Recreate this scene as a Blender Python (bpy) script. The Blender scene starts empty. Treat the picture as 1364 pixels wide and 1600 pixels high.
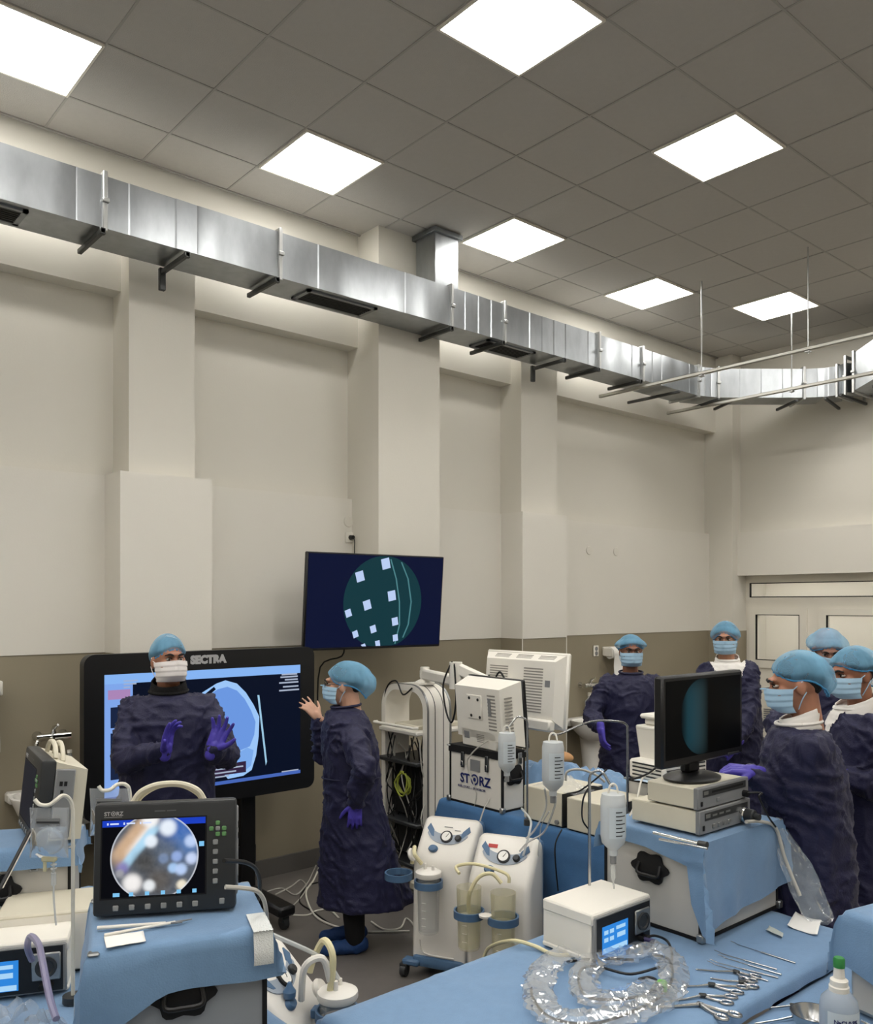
import bpy, bmesh, math, random
from math import sin, cos, pi, radians, sqrt, atan2
from mathutils import Vector, Matrix, noise
random.seed(7)
SC = bpy.context.scene
COL = SC.collection

# ------------------------------------------------------------------ camera
CAM_H = 2.0
FPX, PPX, PPY = 1345.0, 682.0, 944.0
FWD = Vector((0.652, 0.758, 0)).normalized()
RGT = Vector((FWD.y, -FWD.x, 0))
cd = bpy.data.cameras.new('camera')
cam = bpy.data.objects.new('camera', cd)
COL.objects.link(cam)
cd.sensor_fit = 'HORIZONTAL'
cd.sensor_width = 36
cd.lens = 36 * FPX / 1364
cd.shift_y = (PPY - 800) / 1364
cd.clip_start = 0.05
cam.location = (0, 0, CAM_H)
cam.rotation_euler = (pi / 2, 0, atan2(-FWD.x, FWD.y))
SC.camera = cam

# ------------------------------------------------------------------ world and exposure
wd = bpy.data.worlds.new('world')
SC.world = wd
wd.use_nodes = True
wd.node_tree.nodes['Background'].inputs[0].default_value = (.8, .85, 1, 1)
wd.node_tree.nodes['Background'].inputs[1].default_value = 0.05
SC.view_settings.view_transform = 'Standard'
SC.view_settings.look = 'None'
SC.view_settings.gamma = 1
SC.view_settings.use_curve_mapping = False
SC.view_settings.exposure = 0.0
LIGHT = 19.5        # radiance of the ceiling panels


def at(px, py, d):
    """point of the room at depth d along the view through a pixel (used to measure the photograph)"""
    p = FWD * d + RGT * ((px - PPX) / FPX * d)
    p.z = CAM_H - (py - PPY) / FPX * d
    return p


def onY(px, py, Y):
    d = at(px, py, 1.0)
    v = Vector((d.x, d.y, d.z - CAM_H))
    v *= Y / v.y
    return Vector((v.x, v.y, v.z + CAM_H))


def atz(px, py, z):
    return at(px, py, (z - CAM_H) / (-(py - PPY) / FPX))


# ------------------------------------------------------------------ materials
MATS = {}


def srgb(h):
    if isinstance(h, str):
        h = [int(h[i:i + 2], 16) / 255 for i in (0, 2, 4)]
    return tuple(((c / 12.92) if c <= .04045 else ((c + .055) / 1.055) ** 2.4) for c in h)


def mat(name, col, rough=.5, metal=0, var=.06, vscale=8, bump=0, bscale=60, spec=.5, trans=0, alpha=1, emit=0, ior=1.45, sheen=0, sub=0, aniso=None):
    if name in MATS:
        return MATS[name]
    m = bpy.data.materials.new(name)
    m.use_nodes = True
    nt = m.node_tree
    b = nt.nodes['Principled BSDF']
    c = srgb(col)
    I = b.inputs
    I['Base Color'].default_value = (*c, 1)
    I['Roughness'].default_value = rough
    I['Metallic'].default_value = metal
    I['Specular IOR Level'].default_value = spec
    I['IOR'].default_value = ior
    I['Transmission Weight'].default_value = trans
    I['Alpha'].default_value = alpha
    if sheen:
        I['Sheen Weight'].default_value = sheen
    if sub:
        I['Subsurface Weight'].default_value = sub
        I['Subsurface Scale'].default_value = .01
        I['Subsurface Radius'].default_value = (1, .35, .2)
    if emit:
        I['Emission Color'].default_value = (*c, 1)
        I['Emission Strength'].default_value = emit
    tc = nt.nodes.new('ShaderNodeTexCoord')
    if var:
        n = nt.nodes.new('ShaderNodeTexNoise')
        n.inputs['Scale'].default_value = vscale
        n.inputs['Detail'].default_value = 4
        r = nt.nodes.new('ShaderNodeMapRange')
        r.inputs[3].default_value = 1 - var
        r.inputs[4].default_value = 1 + var
        mx = nt.nodes.new('ShaderNodeMix')
        mx.data_type = 'RGBA'
        mx.blend_type = 'MULTIPLY'
        mx.inputs[0].default_value = 1
        mx.inputs[6].default_value = (*c, 1)
        if aniso:
            mp = nt.nodes.new('ShaderNodeMapping')
            mp.inputs['Scale'].default_value = aniso
            nt.links.new(tc.outputs['Object'], mp.inputs[0])
            nt.links.new(mp.outputs[0], n.inputs['Vector'])
        else:
            nt.links.new(tc.outputs['Object'], n.inputs['Vector'])
        nt.links.new(n.outputs[0], r.inputs[0])
        nt.links.new(r.outputs[0], mx.inputs[7])
        nt.links.new(mx.outputs[2], I['Base Color'])
    if bump:
        n2 = nt.nodes.new('ShaderNodeTexNoise')
        n2.inputs['Scale'].default_value = bscale
        n2.inputs['Detail'].default_value = 5
        nt.links.new(tc.outputs['Object'], n2.inputs['Vector'])
        bp = nt.nodes.new('ShaderNodeBump')
        bp.inputs['Strength'].default_value = bump
        bp.inputs['Distance'].default_value = .01
        nt.links.new(n2.outputs[0], bp.inputs['Height'])
        nt.links.new(bp.outputs[0], I['Normal'])
    MATS[name] = m
    return m


def emat(name, col, s=1.0, gloss=.0):
    """a lit screen colour"""
    if name in MATS:
        return MATS[name]
    m = mat(name, '030303', .4, var=0, spec=.08)
    b = m.node_tree.nodes['Principled BSDF']
    b.inputs['Emission Color'].default_value = (*srgb(col), 1)
    b.inputs['Emission Strength'].default_value = s
    return m


def vcmat(name, s=1.0):
    """a screen whose picture comes from a colour attribute"""
    m = mat(name, '030303', .4, var=0, spec=.08)
    nt = m.node_tree
    a = nt.nodes.new('ShaderNodeVertexColor')
    a.layer_name = 'pic'
    b = nt.nodes['Principled BSDF']
    nt.links.new(a.outputs[0], b.inputs['Emission Color'])
    b.inputs['Emission Strength'].default_value = s
    return m


def film(name, col, opac=.25, rough=.15, gloss=.35, fleck=0):
    """thin clear plastic: mostly see-through, a little body colour, glossy"""
    if name in MATS:
        return MATS[name]
    m = bpy.data.materials.new(name)
    m.use_nodes = True
    nt = m.node_tree
    nt.nodes.remove(nt.nodes['Principled BSDF'])
    out = nt.nodes['Material Output']
    t = nt.nodes.new('ShaderNodeBsdfTransparent')
    d = nt.nodes.new('ShaderNodeBsdfDiffuse')
    d.inputs[0].default_value = (*srgb(col), 1)
    g = nt.nodes.new('ShaderNodeBsdfGlossy')
    g.inputs['Roughness'].default_value = rough
    a = nt.nodes.new('ShaderNodeMixShader')
    a.inputs[0].default_value = opac
    if fleck:
        tc = nt.nodes.new('ShaderNodeTexCoord')
        n = nt.nodes.new('ShaderNodeTexNoise')
        n.inputs['Scale'].default_value = fleck
        n.inputs['Detail'].default_value = 6
        n.inputs['Distortion'].default_value = .4
        nt.links.new(tc.outputs['Object'], n.inputs['Vector'])
        r = nt.nodes.new('ShaderNodeMapRange')
        r.inputs[1].default_value = .35
        r.inputs[2].default_value = .7
        r.inputs[3].default_value = opac * .8
        r.inputs[4].default_value = min(1, opac * 1.35)
        nt.links.new(n.outputs[0], r.inputs[0])
        nt.links.new(r.outputs[0], a.inputs[0])
    nt.links.new(t.outputs[0], a.inputs[1])
    nt.links.new(d.outputs[0], a.inputs[2])
    lw = nt.nodes.new('ShaderNodeFresnel')
    lw.inputs[0].default_value = 1.35
    mu = nt.nodes.new('ShaderNodeMath')
    mu.operation = 'MULTIPLY'
    mu.use_clamp = True
    mu.inputs[1].default_value = gloss * 3
    nt.links.new(lw.outputs[0], mu.inputs[0])
    c = nt.nodes.new('ShaderNodeMixShader')
    nt.links.new(mu.outputs[0], c.inputs[0])
    nt.links.new(a.outputs[0], c.inputs[1])
    nt.links.new(g.outputs[0], c.inputs[2])
    nt.links.new(c.outputs[0], out.inputs[0])
    MATS[name] = m
    return m


# ------------------------------------------------------------------ mesh building
def rot_to(d):
    return Vector(d).normalized().to_track_quat('Z', 'Y').to_matrix().to_4x4()


class MB:
    def __init__(self, M=None):
        self.v, self.f, self.M = [], [], M or Matrix()

    def add(self, vs, fs, M=None):
        T = self.M @ M if M is not None else self.M
        o = len(self.v)
        self.v += [tuple(T @ Vector(p)) for p in vs]
        self.f += [tuple(i + o for i in f) for f in fs]
        return self

    def box(self, x0, x1, y0, y1, z0, z1, M=None):
        vs = [(x, y, z) for z in (z0, z1) for y in (y0, y1) for x in (x0, x1)]
        return self.add(vs, [(0, 2, 3, 1), (4, 5, 7, 6), (0, 1, 5, 4), (2, 6, 7, 3), (0, 4, 6, 2), (1, 3, 7, 5)], M)

    def rbox(self, x0, x1, y0, y1, z0, z1, r=.01, M=None, n=1):
        """box with chamfered (n=1) edges"""
        c = [(x0 + x1) / 2, (y0 + y1) / 2, (z0 + z1) / 2]
        h = [(x1 - x0) / 2, (y1 - y0) / 2, (z1 - z0) / 2]
        r = min(r, min(h) * .95)
        bm = bmesh.new()
        bmesh.ops.create_cube(bm, size=2)
        for v in bm.verts:
            v.co = Vector((c[0] + v.co.x * h[0], c[1] + v.co.y * h[1], c[2] + v.co.z * h[2]))
        bmesh.ops.bevel(bm, geom=list(bm.edges), offset=r, segments=n, affect='EDGES', profile=.5)
        return self.bm(bm, M)

    def bm(self, bm, M=None):
        bm.verts.index_update()
        self.add([v.co[:] for v in bm.verts], [[v.index for v in f.verts] for f in bm.faces], M)
        bm.free()
        return self

    def cyl(self, p0, p1, r, r2=None, n=12, cap=True, M=None):
        p0, p1 = Vector(p0), Vector(p1)
        r2 = r if r2 is None else r2
        R = Matrix.Translation(p0) @ rot_to(p1 - p0)
        L = (p1 - p0).length
        vs = [(r * cos(2 * pi * i / n), r * sin(2 * pi * i / n), 0) for i in range(n)] + [(r2 * cos(2 * pi * i / n), r2 * sin(2 * pi * i / n), L) for i in range(n)]
        fs = [(i, (i + 1) % n, n + (i + 1) % n, n + i) for i in range(n)]
        if cap:
            fs += [tuple(range(n - 1, -1, -1)), tuple(range(n, 2 * n))]
        return self.add([R @ Vector(p) for p in vs], fs, M)

    def lathe(self, prof, n=20, M=None, sx=1, sy=1, cap=True):
        vs, fs = [], []
        for r, z in prof:
            vs += [(r * cos(2 * pi * i / n) * sx, r * sin(2 * pi * i / n) * sy, z) for i in range(n)]
        for j in range(len(prof) - 1):
            fs += [(j * n + i, j * n + (i + 1) % n, (j + 1) * n + (i + 1) % n, (j + 1) * n + i) for i in range(n)]
        if cap:
            fs += [tuple(range(n - 1, -1, -1)), tuple(range((len(prof) - 1) * n, len(prof) * n))]
        return self.add(vs, fs, M)

    def tube(self, pts, r, n=7, M=None, smooth=0, closed=False):
        pts = [Vector(p) for p in pts]
        if smooth:
            pts = spline(pts, smooth, closed)
        N = len(pts)
        rs = r if isinstance(r, (list, tuple)) else [r] * N
        if len(rs) != N:
            rs = [rs[min(len(rs) - 1, int(i / (N - 1) * (len(rs) - 1) + .5))] for i in range(N)]
        vs, fs = [], []
        up = None
        for i, p in enumerate(pts):
            t = (pts[min(i + 1, N - 1)] - pts[max(i - 1, 0)])
            t = t.normalized() if t.length > 1e-9 else Vector((0, 0, 1))
            if up is None:
                up = Vector((0, 0, 1)) if abs(t.z) < .9 else Vector((1, 0, 0))
            a = t.cross(up)
            a = a.normalized() if a.length > 1e-6 else t.orthogonal().normalized()
            b = a.cross(t).normalized()
            up = b
            vs += [p + (a * cos(2 * pi * k / n) + b * sin(2 * pi * k / n)) * rs[i] for k in range(n)]
        for i in range(N - 1):
            fs += [(i * n + k, i * n + (k + 1) % n, (i + 1) * n + (k + 1) % n, (i + 1) * n + k) for k in range(n)]
        fs += [tuple(range(n)), tuple(range((N - 1) * n, N * n))]
        return self.add(vs, fs, M)

    def prism(self, poly, d0, d1, M=None):
        """polygon in local XY extruded along Z"""
        n = len(poly)
        vs = [(x, y, d0) for x, y in poly] + [(x, y, d1) for x, y in poly]
        fs = [tuple(range(n - 1, -1, -1)), tuple(range(n, 2 * n))] + [(i, (i + 1) % n, n + (i + 1) % n, n + i) for i in range(n)]
        return self.add(vs, fs, M)

    def ell(self, c, r, n=14, m=9, M=None, R=None):
        vs, fs = [], []
        for j in range(m + 1):
            t = pi * j / m
            for i in range(n):
                p = Vector((r[0] * sin(t) * cos(2 * pi * i / n), r[1] * sin(t) * sin(2 * pi * i / n), r[2] * cos(t)))
                if R is not None:
                    p = R @ p
                vs.append(p + Vector(c))
        for j in range(m):
            fs += [(j * n + i, (j + 1) * n + i, (j + 1) * n + (i + 1) % n, j * n + (i + 1) % n) for i in range(n)]
        return self.add(vs, fs, M)

    def cap(self, p0, r0, p1, r1, n=12):
        """tapered capsule"""
        p0, p1 = Vector(p0), Vector(p1)
        L = (p1 - p0).length
        prof = [(max(r0 * sin(a), 1e-5), -r0 * cos(a)) for a in (0, pi / 8, pi / 4, 3 * pi / 8, pi / 2)] + [(max(r1 * cos(a), 1e-5), L + r1 * sin(a)) for a in (0, pi / 8, pi / 4, 3 * pi / 8, pi / 2)]
        return self.lathe(prof, n, Matrix.Translation(p0) @ rot_to(p1 - p0 if L > 1e-6 else (0, 0, 1)))

    def grid(self, fn, nu, nv, close_u=False):
        vs = [fn(i / nu, j / nv) for j in range(nv + 1) for i in range(nu + (0 if close_u else 1))]
        w = nu if close_u else nu + 1
        fs = []
        for j in range(nv):
            for i in range(nu):
                i2 = (i + 1) % w
                fs.append((j * w + i, j * w + i2, (j + 1) * w + i2, (j + 1) * w + i))
        return self.add(vs, fs)

    def mesh(self, name):
        me = bpy.data.meshes.new(name)
        me.from_pydata(self.v, [], self.f)
        me.update()
        return me

    def obj(self, name, m, parent=None, ang=38, fix=True, **kw):
        me = self.mesh(name)
        if fix:
            bm = bmesh.new()
            bm.from_mesh(me)
            bmesh.ops.recalc_face_normals(bm, faces=bm.faces)
            bm.to_mesh(me)
            bm.free()
        return mobj(name, me, m, parent, ang, **kw)


def mobj(name, me, m, parent=None, ang=38, **kw):
    me.shade_smooth()
    if ang < 180:
        me.set_sharp_from_angle(angle=radians(ang))
    if m:
        me.materials.clear()
        me.materials.append(MATS[m] if isinstance(m, str) else m)
    o = bpy.data.objects.new(name, me)
    COL.objects.link(o)
    o.parent = parent
    for k, v in kw.items():
        o[k] = v
    return o


def spline(P, k=6, closed=False):
    P = [Vector(p) for p in P]
    out = []
    n = len(P)
    seg = n if closed else n - 1
    for i in range(seg):
        g = (lambda j: P[j % n]) if closed else (lambda j: P[max(0, min(n - 1, j))])
        a, b, c, d = g(i - 1), g(i), g(i + 1), g(i + 2)
        for s in range(k):
            t = s / k
            out.append(.5 * ((2 * b) + (c - a) * t + (2 * a - 5 * b + 4 * c - d) * t * t + (3 * b - a - 3 * c + d) * t ** 3))
    out.append(P[0].copy() if closed else P[-1].copy())
    return out


def thing(name, label, cat, loc=(0, 0, 0), rz=0, group=None):
    o = bpy.data.objects.new(name, None)
    o.empty_display_size = .1
    COL.objects.link(o)
    o.location = loc
    o.rotation_euler = (0, 0, rz)
    return tag(o, label, cat, group)


def tag(o, label, cat, group=None, kind=None):
    o['label'] = label
    o['category'] = cat
    if group:
        o['group'] = group
    if kind:
        o['kind'] = kind
    return o


def struct(o):
    o['kind'] = 'structure'
    return o


def text(name, s, size, M, m, parent, bold=0, depth=.0006, sx=1.0):
    cu = bpy.data.curves.new(name, 'FONT')
    cu.body = s
    cu.size = size
    cu.extrude = depth
    cu.offset = bold
    cu.align_x = 'LEFT'
    cu.resolution_u = 3
    t = bpy.data.objects.new(name, cu)
    COL.objects.link(t)
    dg = bpy.context.evaluated_depsgraph_get()
    me = bpy.data.meshes.new_from_object(t.evaluated_get(dg))
    bpy.data.objects.remove(t)
    me.transform(M @ Matrix.Diagonal((sx, 1, 1, 1)))
    return mobj(name, me, m, parent)


def remesh(mb, name, vox, smooth=4, fac=.5):
    me = mb.mesh(name)
    o = bpy.data.objects.new(name, me)
    COL.objects.link(o)
    md = o.modifiers.new('r', 'REMESH')
    md.mode = 'VOXEL'
    md.voxel_size = vox
    if smooth:
        s = o.modifiers.new('s', 'SMOOTH')
        s.iterations = smooth
        s.factor = fac
    dg = bpy.context.evaluated_depsgraph_get()
    out = bpy.data.meshes.new_from_object(o.evaluated_get(dg))
    bpy.data.objects.remove(o)
    bpy.data.meshes.remove(me)
    return out


def copy_tree(o, parent=None):
    c = o.copy()
    COL.objects.link(c)
    c.parent = parent
    for ch in [x for x in SC.objects if x.parent == o]:
        copy_tree(ch, c)
    return c


# panel frames: local x right, y up, z out of the panel
def face_frame(origin, right, normal):
    r = Vector(right).normalized()
    n = Vector(normal).normalized()
    u = n.cross(r)
    M = Matrix((r, u, n)).transposed().to_4x4()
    M.translation = Vector(origin)
    return M


# shared palette
mat('wall_paint', 'DCD8CD', .7, var=.02, vscale=2, bump=.06, bscale=90)
mat('wall_paint_low_lit', 'DFDBD1', .6, var=.02, vscale=2, bump=.05, bscale=90)  # lighter copy of the wall paint; brighter light below the ledge put into colour
mat('wainscot_paint', '938A76', .55, var=.03, vscale=2, bump=.05, bscale=90)
mat('ceiling_tile', 'BAB6AF', .9, var=.04, vscale=25, bump=.25, bscale=160)
mat('grid_bar', 'A8A49D', .6, var=.03)
mat('vinyl_floor', '6A6561', .45, var=.10, vscale=18)
mat('skirting', '5F5C58', .5)
mat('galvanised', 'A9ADB0', .33, 1, var=.22, vscale=5, aniso=(3, 3, 1.2))
mat('galvanised_dark', '85898C', .38, 1, var=.2, vscale=6)
mat('strut_steel', 'B5B6B4', .4, .8, var=.15, vscale=10)
mat('dark_steel', '4A4B4A', .45, .7, var=.1)
mat('black_plastic', '101012', .4, var=.1)
mat('matt_black', '08080A', .75, var=.1)
mat('white_plastic', 'E4E0D6', .4, var=.03)
mat('beige_plastic', 'CFC9B6', .45, var=.04)
mat('pvc_white', 'E6E1D4', .35, var=.02)
mat('grey_plastic', '7E7F80', .45, var=.06)
mat('dark_grey', '2C2E30', .4, var=.08)
mat('chrome', 'D8D8D6', .14, 1, var=.03)
mat('steel', 'B9BABA', .25, 1, var=.08)
mat('ceramic', 'ECEAE4', .18, var=.02)
mat('vent_grey', '8F8B84', .5)
mat('paper', 'EDEBE6', .8, var=.03)
mat('clear_tube', 'D9DCDA', .2, var=.02, alpha=.55)
mat('cable_black', '0C0C0D', .45, var=.05)
mat('cable_grey', 'B4B1A8', .5, var=.04)
mat('cable_white', 'D8D4C8', .5, var=.04)
mat('drape_dark', '3A6692', .8, var=.08, vscale=30, sheen=.15, bump=.15, bscale=220)
mat('drape_blue', '6C8CAE', .8, var=.08, vscale=30, sheen=.2, bump=.15, bscale=220)
mat('alu_edge', '9C9E9E', .35, .9, var=.06)
mat('case_grey', 'B9B7B2', .5, var=.04)

# ================================================================== the room
ZC = 4.88                      # ceiling
YB = 5.60                      # lower bay plane of the long wall
XR0, YR0 = -4.0, -3.6          # walls behind the camera
XW = 9.2


def build_room():
    fl = struct(MB().box(XR0 - .2, 13.0, YR0 - .2, 6.2, -.12, 0).obj('floor', 'vinyl_floor'))
    # ---- long wall with bays, pilasters, ledge and beam
    ZL, ZW = 2.83, 1.69        # ledge, top of the painted wainscot
    w = MB()
    w.box(XR0, XW + .5, 5.66, 6.0, ZW, ZC + .3)                   # upper bays
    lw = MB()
    lw.box(XR0, XW + .5, 5.60, 5.70, ZW, ZL)                      # lower bays, tone lightened where less shade falls
    w.box(XR0, 9.06, 5.52, 5.70, 4.01, ZC + .3)                   # beam under the ceiling
    pil = [(2.073, 2.515, 1.996, 2.608), (5.645, 6.13, 5.60, 6.20), (-1.6, -1.1, -1.7, -1.05)]
    for a, b, c, d in pil:
        w.box(a, b, 5.39, 5.70, ZL, 4.42)
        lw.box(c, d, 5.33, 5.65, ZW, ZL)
    w.box(3.935, 4.55, 5.25, 5.70, 2.33, ZC + .3)                 # deep pilaster that stops above the screen
    w.box(9.06, 9.6, 5.30, 6.0, 0, ZC + .3)                       # corner column
    wl = struct(w.obj('wall_left', 'wall_paint'))
    lw.obj('lower_wall_lit', 'wall_paint_low_lit', wl)
    lo = MB()
    lo.box(XR0, 9.06, 5.607, 6.0, 0, ZW)
    for a, b, c, d in pil:
        lo.box(c + .004, d - .004, 5.337, 5.70, 0, ZW)
    lo.obj('wainscot', 'wainscot_paint', wl)
    lo2 = MB().box(9.053, 9.5, 5.293, 5.62, 0.0, ZW)
    lo2.obj('wainscot', 'wainscot_paint', wl)
    # corner guards on the wainscot edge, pale strips
    MB().box(5.598, 5.606, 5.332, 5.338, 0, ZW).box(6.196, 6.204, 5.332, 5.338, 0, ZW).obj('corner_strip', 'wall_paint', wl)
    b = MB()
    b.box(XR0, 1.995, 5.585, 5.61, 0, .13).box(2.61, 5.6, 5.585, 5.61, 0, .13).box(6.2, 9.05, 5.585, 5.61, 0, .13)
    for a, bb, c, d in pil:
        b.box(c - .012, d + .012, 5.318, 5.6, 0, .13)
    b.box(9.03, 9.06, 5.28, 5.6, 0, .13)
    struct(b.obj('baseboard_left', 'skirting'))
    # ---- end wall with the glazed doors
    e = MB()
    e.box(9.24, 9.6, YR0, 5.31, ZL, ZC + .3)
    wr = struct(e.obj('wall_right', 'wall_paint'))
    MB().box(9.17, 9.6, YR0, 5.31, 2.33, ZL).box(9.17, 9.6, YR0, 2.2, 0, 2.33).obj('lower_wall_lit', 'wall_paint_low_lit', wr)  # light below the ledge painted in as a lighter tone
    struct(MB().box(XR0 - .2, XR0, YR0, 6.0, 0, ZC + .3).obj('wall_back', 'wall_paint'))
    struct(MB().box(XR0, 9.6, YR0 - .2, YR0, 0, ZC + .3).obj('wall_front', 'wall_paint'))
    # corridor behind the glass
    c = MB()
    c.box(11.3, 11.4, 1.2, 6.2, 0, 2.75).box(9.6, 11.4, 6.1, 6.2, 0, 2.75).box(9.6, 11.4, 1.1, 1.2, 0, 2.75).box(9.6, 11.4, 1.1, 6.2, 2.7, 2.8)
    wc = struct(c.obj('wall_corridor', 'wall_paint'))
    build_doors()
    # ---- ceiling
    build_ceiling()


def build_doors():
    # frame around the opening at X 9.37
    X0, X1 = 9.36, 9.44
    f = MB()
    ya, yb = 5.30, 2.2
    f.box(X0, X1, 5.255, ya, 0, 2.33)
    f.box(X0, X1, yb, 5.255, 2.245, 2.33)
    f.box(X0, X1, yb, 5.255, 1.955, 2.08)
    f.box(X0, X1, 4.43, 4.56, 0, 1.955)
    f.box(X0, X1, 3.16, 3.24, 0, 1.955)
    f.box(X0, X1, 3.16, 3.24, 2.08, 2.245)
    struct(f.obj('trim_1', 'pvc_white'))
    struct(MB().box(X0 + .02, X0 + .035, 2.2, 3.16, 2.08, 2.245).obj('window_2', 'door_glass'))
    g = struct(MB().box(X0 + .03, X0 + .04, 3.24, 5.255, 2.08, 2.245).obj('window_1', 'door_glass'))
    gs = MB()
    for z in (2.083, 2.242):
        gs.box(X0 - .002, X0 + .03, 3.24, 5.255, z - .005, z + .005)
    gs.box(X0 - .002, X0 + .03, 5.247, 5.255, 2.08, 2.245)
    gs.obj('gasket', 'matt_black', g)
    mk = ((5.255, 4.56, 1), (4.43, 3.25, 2))
    for y1, y0, n in mk:
        d = MB()
        s = .085
        d.box(X0 - .02, X1 - .02, y1 - s, y1, .01, 1.955)
        d.box(X0 - .02, X1 - .02, y0, y0 + s, .01, 1.955)
        d.box(X0 - .02, X1 - .02, y0 + s, y1 - s, 1.875, 1.955)
        d.box(X0 - .02, X1 - .02, y0 + s, y1 - s, 1.265, 1.36)
        d.box(X0 - .02, X1 - .02, y0 + s, y1 - s, .01, .11)
        o = struct(d.obj('door_%d' % n, 'pvc_white'))
        MB().box(X0, X1 - .03, y0 + .05, y1 - .05, .08, 1.28).obj('lower_panel', 'pvc_white', o)
        MB().box(X0 + .01, X0 + .02, y0 + .06, y1 - .06, 1.34, 1.89).obj('pane', 'door_glass', o)
        k = MB()
        for (a, b2, c, e) in ((y0 + s, y1 - s, 1.872, 1.880), (y0 + s, y1 - s, 1.355, 1.363), (y0 + s, y0 + s + .008, 1.36, 1.88), (y1 - s - .008, y1 - s, 1.36, 1.88)):
            k.box(X0 - .022, X0 + .01, a, b2, c, e)
        k.obj('gasket', 'matt_black', o)
        if n == 1:
            vz = [.612 + i * .0245 for i in range(8)]
            for yy in (5.03, 4.92, 4.81):
                for z in vz:
                    MB().box(X0 - .012, X0, yy - .045, yy + .045, z, z + .011).obj('vent_slat', 'grey_plastic', o)
            MB().cyl((X0 - .01, 4.98, .875), (X0 + .01, 4.98, .875), .017, n=16).obj('lock_hole', 'matt_black', o)
            MB().rbox(X0 - .015, X0, 4.9, 4.98, .80, .82, .003).obj('name_plate', 'dark_grey', o)
            for z in (.39, .42, .45):
                MB().box(X0 - .012, X0, 4.76, 5.08, z, z + .012).obj('vent_slat', 'grey_plastic', o)


def build_ceiling():
    G = .6
    ox, oy = .40, .265
    ceil = struct(MB().box(XR0 - .2, 9.6, YR0 - .2, 6.0, ZC + .06, ZC + .16).obj('ceiling', 'ceiling_tile'))
    lights_vis = [(1.0, 4.465, 'ceiling light panel at the upper left edge of the picture, above the duct'),
                  (2.8, 4.465, 'ceiling light panel above the duct bracket, second in the wall row'),
                  (4.6, 4.465, 'ceiling light panel beside the duct stub, third in the wall row'),
                  (6.4, 4.465, 'ceiling light panel at the far end of the wall row'),
                  (2.8, 2.665, 'largest ceiling light panel, cut by the top edge of the picture'),
                  (4.6, 2.665, 'ceiling light panel on the right, away from the wall row'),
                  (7.6, 3.865, 'far ceiling light panel behind the hanging threaded rod')]
    lights_out = [(x, y) for x in (-2.6, -.8) for y in (2.665, .865, -.935, 4.465)] + [(1.0, 2.665)] + [(x, .865) for x in (1.0, 2.8, 4.6, 6.4)] + [(x, -.935) for x in (1.0, 2.8, 4.6)] + [(x, -2.735) for x in (-.8, 2.8)] + [(7.6, 2.065), (7.6, .265), (7.6, -1.535)]  # last three added unseen at the right to brighten the end wall
    used = {(round((x - ox) / G), round((y - oy) / G)) for x, y, *_ in lights_vis + lights_out}
    tile = MB().rbox(-.2955, .2955, -.2955, .2955, 0, .02, .002).mesh('ceiling_tile')
    tile.materials.append(MATS['ceiling_tile'])
    far = MB()
    ny0, nx0 = -7, -8
    for i in range(nx0, 15):
        for j in range(ny0, 9):
            if (i, j) in used:
                continue
            x, y = ox + G * i + .3, oy + G * j + .3
            d = x * FWD.x + y * FWD.y
            vis = False
            if d > .5:
                px = PPX + FPX * (x * RGT.x + y * RGT.y) / d
                py = PPY - FPX * (ZC - CAM_H) / d
                vis = -150 < px < 1510 and -150 < py
            if y + .3 > 5.5:
                far.box(x - .294, x + .294, y - .2955, 5.5, ZC + .003, ZC + .02) if y - .294 < 5.49 else None
                continue
            dz = random.uniform(-.0015, .0015)
            if vis:
                o = bpy.data.objects.new('ceiling_tile', tile)
                COL.objects.link(o)
                o.parent = ceil
                o.location = (x, y, ZC + .003 + dz)
                o.rotation_euler = (random.uniform(-.002, .002), random.uniform(-.002, .002), 0)
            else:
                far.box(x - .294, x + .294, y - .294, y + .294, ZC + .006, ZC + .02)
    far.obj('outer_tiles', 'ceiling_tile', ceil, kind='stuff')
    g = MB()
    for i in range(nx0, 16):
        x = ox + G * i
        g.box(x - .0065, x + .0065, YR0, 5.5, ZC - .001, ZC + .006)
    for j in range(ny0, 10):
        y = oy + G * j
        if y < 5.49:
            g.box(XR0, 9.24, y - .0065, y + .0065, ZC - .0005, ZC + .0065)
    g.box(XR0, 9.2, 5.48, 5.5, ZC - .006, ZC + .004)
    g.obj('grid_bars', 'grid_bar', ceil)
    # ---- light panels
    em = mat('light_diffuser', 'FFF6EA', .5, var=0, emit=LIGHT)
    b = em.node_tree.nodes['Principled BSDF']
    b.inputs['Emission Color'].default_value = (1, .972, .925, 1)

    def lamp(x, y, label, grp=None):
        t = thing('ceiling_light', label, 'light', (x + .3, y + .3, ZC), 0, grp)
        fr = MB()
        for a, b2, c, d in ((-.296, .296, -.296, -.282), (-.296, .296, .282, .296), (-.296, -.282, -.282, .282), (.282, .296, -.282, .282)):
            fr.box(a, b2, c, d, -.012, .03)
        fr.obj('frame', 'pvc_white', t)
        MB().box(-.283, .283, -.283, .283, -.008, .02).obj('diffuser', 'light_diffuser', t)
    for x, y, l in lights_vis:
        lamp(x, y, l, 'ceiling light panels')
    for x, y in lights_out:
        lamp(x, y, 'unseen square ceiling light panel behind, beside or above the photographer', 'light panels out of view')


def door_glass_material():
    m = film('door_glass', 'DDE3DC', .08, .03, .12)


door_glass_material()
build_room()


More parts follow.
